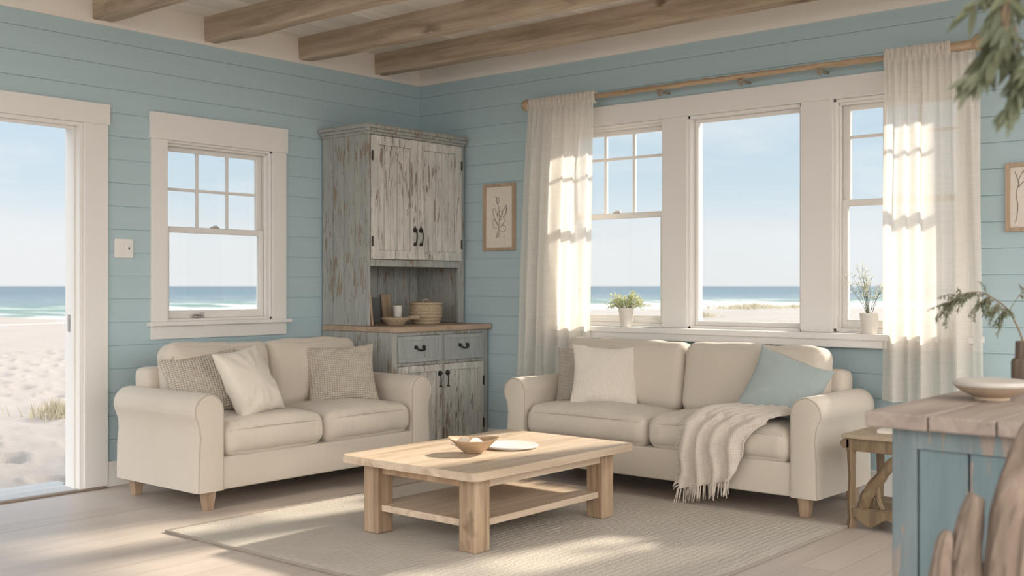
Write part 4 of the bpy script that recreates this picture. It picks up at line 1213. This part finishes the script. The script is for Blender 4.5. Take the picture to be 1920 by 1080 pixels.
def leaf2(bm, p, d, l):
    d = d.normalized(); s = d.cross(V((r2.uniform(-.5, .5), -1, .4))).normalized(); n = s.cross(d); w = l*.26; rows_ = []
    for k in range(7):
        t = k/6; ww = w*sin(pi*t**.8)**.8*.5+.0004; c = p+d*l*t+V((0, 0, -l*.28*t*t))
        rows_.append([bm.verts.new(c-s*ww+n*ww*.3), bm.verts.new(c), bm.verts.new(c+s*ww+n*ww*.3)])
    for a, b_ in zip(rows_, rows_[1:]):
        for k in range(2): bm.faces.new((a[k], a[k+1], b_[k+1], b_[k]))
# local frame: x across, z up; the visible corner is about x -.68..-.55, z 1.47..1.70
leafbranch([(-.2, 0, 1.95), (-.35, .0, 1.93), (-.5, .0, 1.84), (-.60, .0, 1.72), (-.63, .0, 1.66), (-.60, .02, 1.60), (-.575, .02, 1.56)], .008, .004, 16, .05, .085)
leafbranch([(-.60, 0, 1.72), (-.64, .01, 1.70), (-.69, .0, 1.665)], .003, .001, 7, .04, .07)
leafbranch([(-.62, 0, 1.67), (-.635, -.01, 1.61), (-.665, -.02, 1.565), (-.695, -.02, 1.545)], .003, .001, 12, .04, .07, 1.0)
leafbranch([(-.61, 0, 1.64), (-.60, 0, 1.57), (-.61, 0, 1.51), (-.625, 0, 1.49)], .003, .001, 10, .035, .06, .9)
leafbranch([(-.4, 0, 1.9), (-.5, 0, 1.78), (-.55, 0, 1.68), (-.57, 0, 1.58), (-.585, 0, 1.54)], .005, .002, 14, .05, .08)
leafbranch([(-.5, 0, 1.62), (-.545, 0, 1.6), (-.565, 0, 1.55), (-.57, 0, 1.51)], .004, .001, 9, .04, .06)
leafbranch([(-.55, .05, 1.74), (-.60, .05, 1.68), (-.625, .05, 1.62), (-.64, .05, 1.585)], .004, .001, 12, .045, .075)
leafbranch([(-.5, -.05, 1.70), (-.555, -.05, 1.66), (-.58, -.05, 1.60), (-.60, -.05, 1.565)], .004, .001, 12, .045, .075)
leafbranch([(-.2, 0, 1.95), (-.05, .1, 2.1), (.15, .1, 2.15)], .006, .002, 14, .06, .09)
leafbranch([(-.1, 0, 1.8), (.1, -.1, 1.85), (.25, -.1, 1.75)], .006, .002, 14, .06, .09)
obj('trunk', bs, M_stem, tr, 'raw'); obj('foliage', bl, M_leafo, tr, 'raw')

# ------------------------------------------------------------------ outside: sand, sea, dune grass
CPX, CPY = 5.849, -5.858
def sand_mat():
    m, nt, b = newmat('beach_sand'); v = coords(nt)
    n1 = ntex(nt, v, .35, 5); n2 = ntex(nt, v, 2.2, 4); n3 = ntex(nt, v, 40, 3)
    col = mix(nt, n1, (.15, .138, .129), (.195, .182, .168)); col = mix(nt, math_(nt, 'MULTIPLY', n3, .2), col, (.13, .11, .095))
    lk(nt, col, b.inputs['Base Color']); b.inputs['Roughness'].default_value = 1
    bump(nt, b, math_(nt, 'ADD', n2, math_(nt, 'MULTIPLY', n3, .05)), .5, .10); return m
def shore(px):
    tab = [(-700, 30), (0, 35), (60, 36), (130, 38), (300, 54), (480, 62), (1100, 79), (1700, 86), (3000, 110)]
    if px <= tab[0][0]: return tab[0][1]
    for (a, ra), (b_, rb) in zip(tab, tab[1:]):
        if px <= b_: return ra+(rb-ra)*(px-a)/(b_-a)
    return tab[-1][1]
WZ = -.45
def pos(s, r):    # s: lateral slope of the bearing, r: depth
    d = V((s*.76532-.64365, s*.64365+.76532)); return CPX+d.x*r, CPY+d.y*r
def sand_z(x, y, s, r):
    rs = shore(960+2069*s); t = max(0, min(1.3, (r-9)/(rs-9)))
    z = -.13-.33*t-.05*max(0, t-1)*10
    k = 960+2069*s
    z += (.055*nz((x, y, 0), .9)+.03*nz((x, y, 0), 2.3, 4)+.02*nz((x, y, 0), 4.6, 8))*max(.2, 1-abs(t))*(1 if r > 7 else .3)
    # dunes beyond the long sofa
    if k > 900:
        z += .45*exp(-((k-1460)/140)**2)*exp(-((r-50)/9)**2)+.30*exp(-((k-1130)/160)**2)*exp(-((r-44)/8)**2)+.25*exp(-((k-1680)/90)**2)*exp(-((r-55)/8)**2)
        z += .22*abs(nz((x, y, 0), .14, 3))*exp(-((r-40)/16)**2)
    # hollows left by feet
    if k < 300 and r < 26:
        cell = .62; i0, j0 = math.floor(x/cell), math.floor(y/cell)
        for i in (i0-1, i0, i0+1):
            for j in (j0-1, j0, j0+1):
                h1 = noise.cell(V((i*1.37+.5, j*2.11+.5, .5))); h2 = noise.cell(V((i*3.1+.5, j*1.7+.5, 7.5))); h3 = noise.cell(V((i+.5, j+.5, 3.5)))
                if h3 < -.55: continue
                cx, cy = (i+.5+.4*h1)*cell, (j+.5+.4*h2)*cell; dx, dy = x-cx, y-cy
                q = (dx*dx/.035+dy*dy/.016)
                if q < 6: z += -.085*exp(-q)+.026*exp(-((q-1.8)**2))
    return z
bm = B()
ss = [-3, -2.2, -1.6, -1.2, -.9, -.7, -.58, -.52]
s = -.50
while s < -.375: ss.append(s); s += .0011
while s < 1.4: ss.append(s); s += .012
ss += [1.8, 2.6, 3.6]
rs_ = []; r = 6.2
while r < 130: rs_.append(r); r *= 1.012 if r < 30 else 1.03
pr = None
for s in ss:
    col_ = []
    for r in rs_:
        if s < -.52 and False: continue
        x, y = pos(s, r); z = sand_z(x, y, s, r)
        if x > WL-.3 and y < WR_+.3: z = min(z, -.13)
        col_.append(bm.verts.new((x, y, z)))
    if pr:
        for k in range(len(rs_)-1): bm.faces.new((pr[k], col_[k], col_[k+1], pr[k+1]))
    pr = col_
# flat sand around and behind the house
bg = [(-60, -60), (70, -60), (70, 20), (-60, 20)]
q = [bm.verts.new((a, b_, -.36)) for a, b_ in bg]; bm.faces.new(q)
o = obj('beach_ground', bm, sand_mat(), None, True); struct(o)

def sea_mat():
    m, nt, b = newmat('sea_water')
    at = nd(nt, 'ShaderNodeAttribute', attribute_name='offshore'); off = at.outputs['Fac']
    base = ramp(nt, math_(nt, 'DIVIDE', off, 600.0, True), [(.0, (.17, .175, .17)), (.03, (.10, .135, .13)), (.07, (.075, .125, .115)), (.11, (.09, .12, .135)), (.3, (.065, .095, .12)), (1, (.065, .09, .11))])
    v = coords(nt, (1, 1, 1), (0, 0, -ANG))
    mp = nd(nt, 'ShaderNodeMapping'); mp.inputs['Scale'].default_value = (.14, .5, 1); lk(nt, v, mp.inputs['Vector'])
    n1 = ntex(nt, mp.outputs[0], 1.0, 6, .65, .4)
    mp2 = nd(nt, 'ShaderNodeMapping'); mp2.inputs['Scale'].default_value = (.05, .16, 1); lk(nt, v, mp2.inputs['Vector'])
    n2 = ntex(nt, mp2.outputs[0], 1.0, 5, .6)
    band = ramp(nt, math_(nt, 'DIVIDE', off, 100.0, True), [(.0, .34), (.03, .40), (.10, .42), (.22, .38), (.27, .15), (.40, .15), (.44, .27), (.5, .14), (1, .10)])
    f = math_(nt, 'ADD', n1, band); foam = ramp(nt, f, [(.70, 0), (.80, 1)])
    far = ramp(nt, n2, [(.60, 0), (.72, .35)])
    col = mix(nt, far, base, (.16, .19, .20)); col = mix(nt, foam, col, (.30, .30, .30))
    lk(nt, col, b.inputs['Base Color']); b.inputs['Roughness'].default_value = .6; b.inputs['IOR'].default_value = 1.15
    bump(nt, b, n1, .3, .3); return m
bm = B(); at = []
rw = [0, 2, 4, 6, 8, 10, 12, 14, 16, 18, 20, 22, 24, 26, 28, 30, 33, 36, 39, 42, 45, 48, 52, 56, 60, 66, 72, 80, 90, 105, 125, 150, 200, 300, 500, 900, 1800, 4000]
pr = None; sv = []
s = -1.4
while s < 1.3: sv.append(s); s += (.006 if -.52 < s < -.2 else .03)
for s in sv:
    R0 = shore(960+2069*s); c = []
    for q in rw:
        r = R0-3+q; x, y = pos(s, r); z = WZ
        z += .30*exp(-((q-28-3*nz((s*9, 1, 0)))/3.2)**2)+.10*exp(-((q-12)/2.0)**2)+.12*exp(-((q-48)/5)**2)
        vtx = bm.verts.new((x, y, z+.03*nz((x*.3, y*.3, 0)))); c.append(vtx); at.append(float(q))
    if pr:
        for k in range(len(rw)-1): bm.faces.new((pr[k], c[k], c[k+1], pr[k+1]))
    pr = c
o = obj('sea_water', bm, sea_mat(), None, True)
a = o.data.attributes.new('offshore', 'FLOAT', 'POINT')
for i, q in enumerate(at): a.data[i].value = q
struct(o)

def tuft(label, s, r, n, spread, hgt, seed, m):
    x, y = pos(s, r); z = sand_z(x, y, s, r); r2 = random.Random(seed); bm = B()
    for k in range(n):
        a = r2.uniform(0, 2*pi); q = abs(r2.gauss(0, spread)); p = V((cos(a)*q, sin(a)*q*.5, -.02)); h = hgt*r2.uniform(.5, 1)*(1-.4*min(1, q/spread/2))
        d = V((r2.uniform(-.5, .5), r2.uniform(-.4, .4), 1)).normalized(); sd_ = V((.76, .64, 0))*.006*r/10
        q0, q1, q2 = p, p+d*h*.6, p+d*h+V((d.x*.1, 0, -.02))*h
        va = [bm.verts.new(p-sd_), bm.verts.new(p+sd_), bm.verts.new(q1+sd_*.7), bm.verts.new(q1-sd_*.7), bm.verts.new(q2)]
        bm.faces.new((va[0], va[1], va[2], va[3])); bm.faces.new((va[3], va[2], va[4]))
    o = obj('dune_grass', bm, m, None, 'raw', (x, y, z)); return tag(o, label, 'grass tuft', kind='stuff')
M_dg = leafmat('dry_grass', (.27, .24, .17), (.36, .33, .25), .3); M_dg2 = leafmat('dune_scrub', (.30, .27, .20), (.42, .38, .28), .3)
tuft('dry straw coloured grass tuft on the sand just outside the doorway', -.413, 11.4, 260, .28, .27, 4, M_dg)
tuft('dark low scrub on the dune crest seen through the large window', (1415-960)/2069, 49, 500, 1.3, .34, 5, M_dg2)
tuft('small dark scrub clump by the edge of the large window, on the dune', (1315-960)/2069, 45, 200, .35, .3, 6, M_dg2)
tuft('low scrub on the dune seen through the right part of the large window', (1490-960)/2069, 52, 300, .8, .3, 8, M_dg2)

# ------------------------------------------------------------------ light
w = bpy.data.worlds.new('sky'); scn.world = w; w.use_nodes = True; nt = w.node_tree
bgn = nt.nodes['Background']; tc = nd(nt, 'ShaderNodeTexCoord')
sep = nd(nt, 'ShaderNodeSeparateXYZ'); lk(nt, tc.outputs['Generated'], sep.inputs[0])
sky = ramp(nt, sep.outputs[2], [(.0, (.86, .87, .88)), (.04, (.86, .885, .90)), (.09, (.66, .785, .865)), (.17, (.57, .73, .86)), (.35, (.52, .69, .88)), (1, (.42, .6, .85))])
mp = nd(nt, 'ShaderNodeMapping'); mp.inputs['Scale'].default_value = (1.6, 1.6, 9); lk(nt, tc.outputs['Generated'], mp.inputs['Vector'])
cl = ntex(nt, mp.outputs[0], 1.7, 7, .6, .5)
clf = ramp(nt, cl, [(.47, 0), (.66, .75)])
sky = mix(nt, clf, sky, (.88, .90, .92))
dp = nd(nt, 'ShaderNodeVectorMath', operation='DOT_PRODUCT'); lk(nt, tc.outputs['Generated'], dp.inputs[0]); dp.inputs[1].default_value = V((.86, -.42, .42)).normalized()
mr = nd(nt, 'ShaderNodeMapRange'); lk(nt, dp.outputs['Value'], mr.inputs[0]); mr.inputs[1].default_value = -.15; mr.inputs[2].default_value = .75; mr.inputs[3].default_value = 1.0; mr.inputs[4].default_value = 3.6  # added fill: unseen sky behind the viewer made brighter and warmer for the room
sky = mix(nt, ramp(nt, math_(nt, 'MULTIPLY', math_(nt, 'SUBTRACT', mr.outputs[0], 1.0), .5), [(0, 0), (1, 1)]), sky, (.92, .885, .845))
m2 = nd(nt, 'ShaderNodeMapRange'); lk(nt, sep.outputs[2], m2.inputs[0]); m2.inputs[1].default_value = .24; m2.inputs[2].default_value = .6; m2.inputs[3].default_value = 1.0; m2.inputs[4].default_value = 1.8  # upper sky, out of view, boosted as extra fill through the windows
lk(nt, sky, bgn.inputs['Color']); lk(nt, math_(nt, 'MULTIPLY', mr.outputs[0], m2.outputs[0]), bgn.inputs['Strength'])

sun = bpy.data.lights.new('sun', 'SUN'); sun.energy = 8.5; sun.angle = R(3.0); sun.color = (1.0, .88, .74)
so = bpy.data.objects.new('sun', sun); COL.objects.link(so)
el = R(30); az = V((-.20, -.98, 0)).normalized(); dv = V((az.x*cos(el), az.y*cos(el), -sin(el)))
so.rotation_euler = dv.to_track_quat('-Z', 'Y').to_euler(); so.location = (8, 10, 8)

# ------------------------------------------------------------------ camera
cam = bpy.data.cameras.new('camera'); co = bpy.data.objects.new('camera', cam); COL.objects.link(co)
cam.sensor_width = 36; cam.lens = 36*2068.9/1920; cam.shift_y = -4/1920
co.location = (5.849, -5.858, 1.2); co.rotation_euler = (R(90), 0, ANG)
cam.clip_start = .05; cam.clip_end = 6000
cam.dof.use_dof = True; cam.dof.focus_distance = 6.0; cam.dof.aperture_fstop = 3.6
scn.camera = co
vs_ = scn.view_settings; vs_.view_transform = 'Standard'; vs_.look = 'None'; vs_.gamma = 1; vs_.exposure = 0.0
try: vs_.use_curve_mapping = False
except Exception: pass
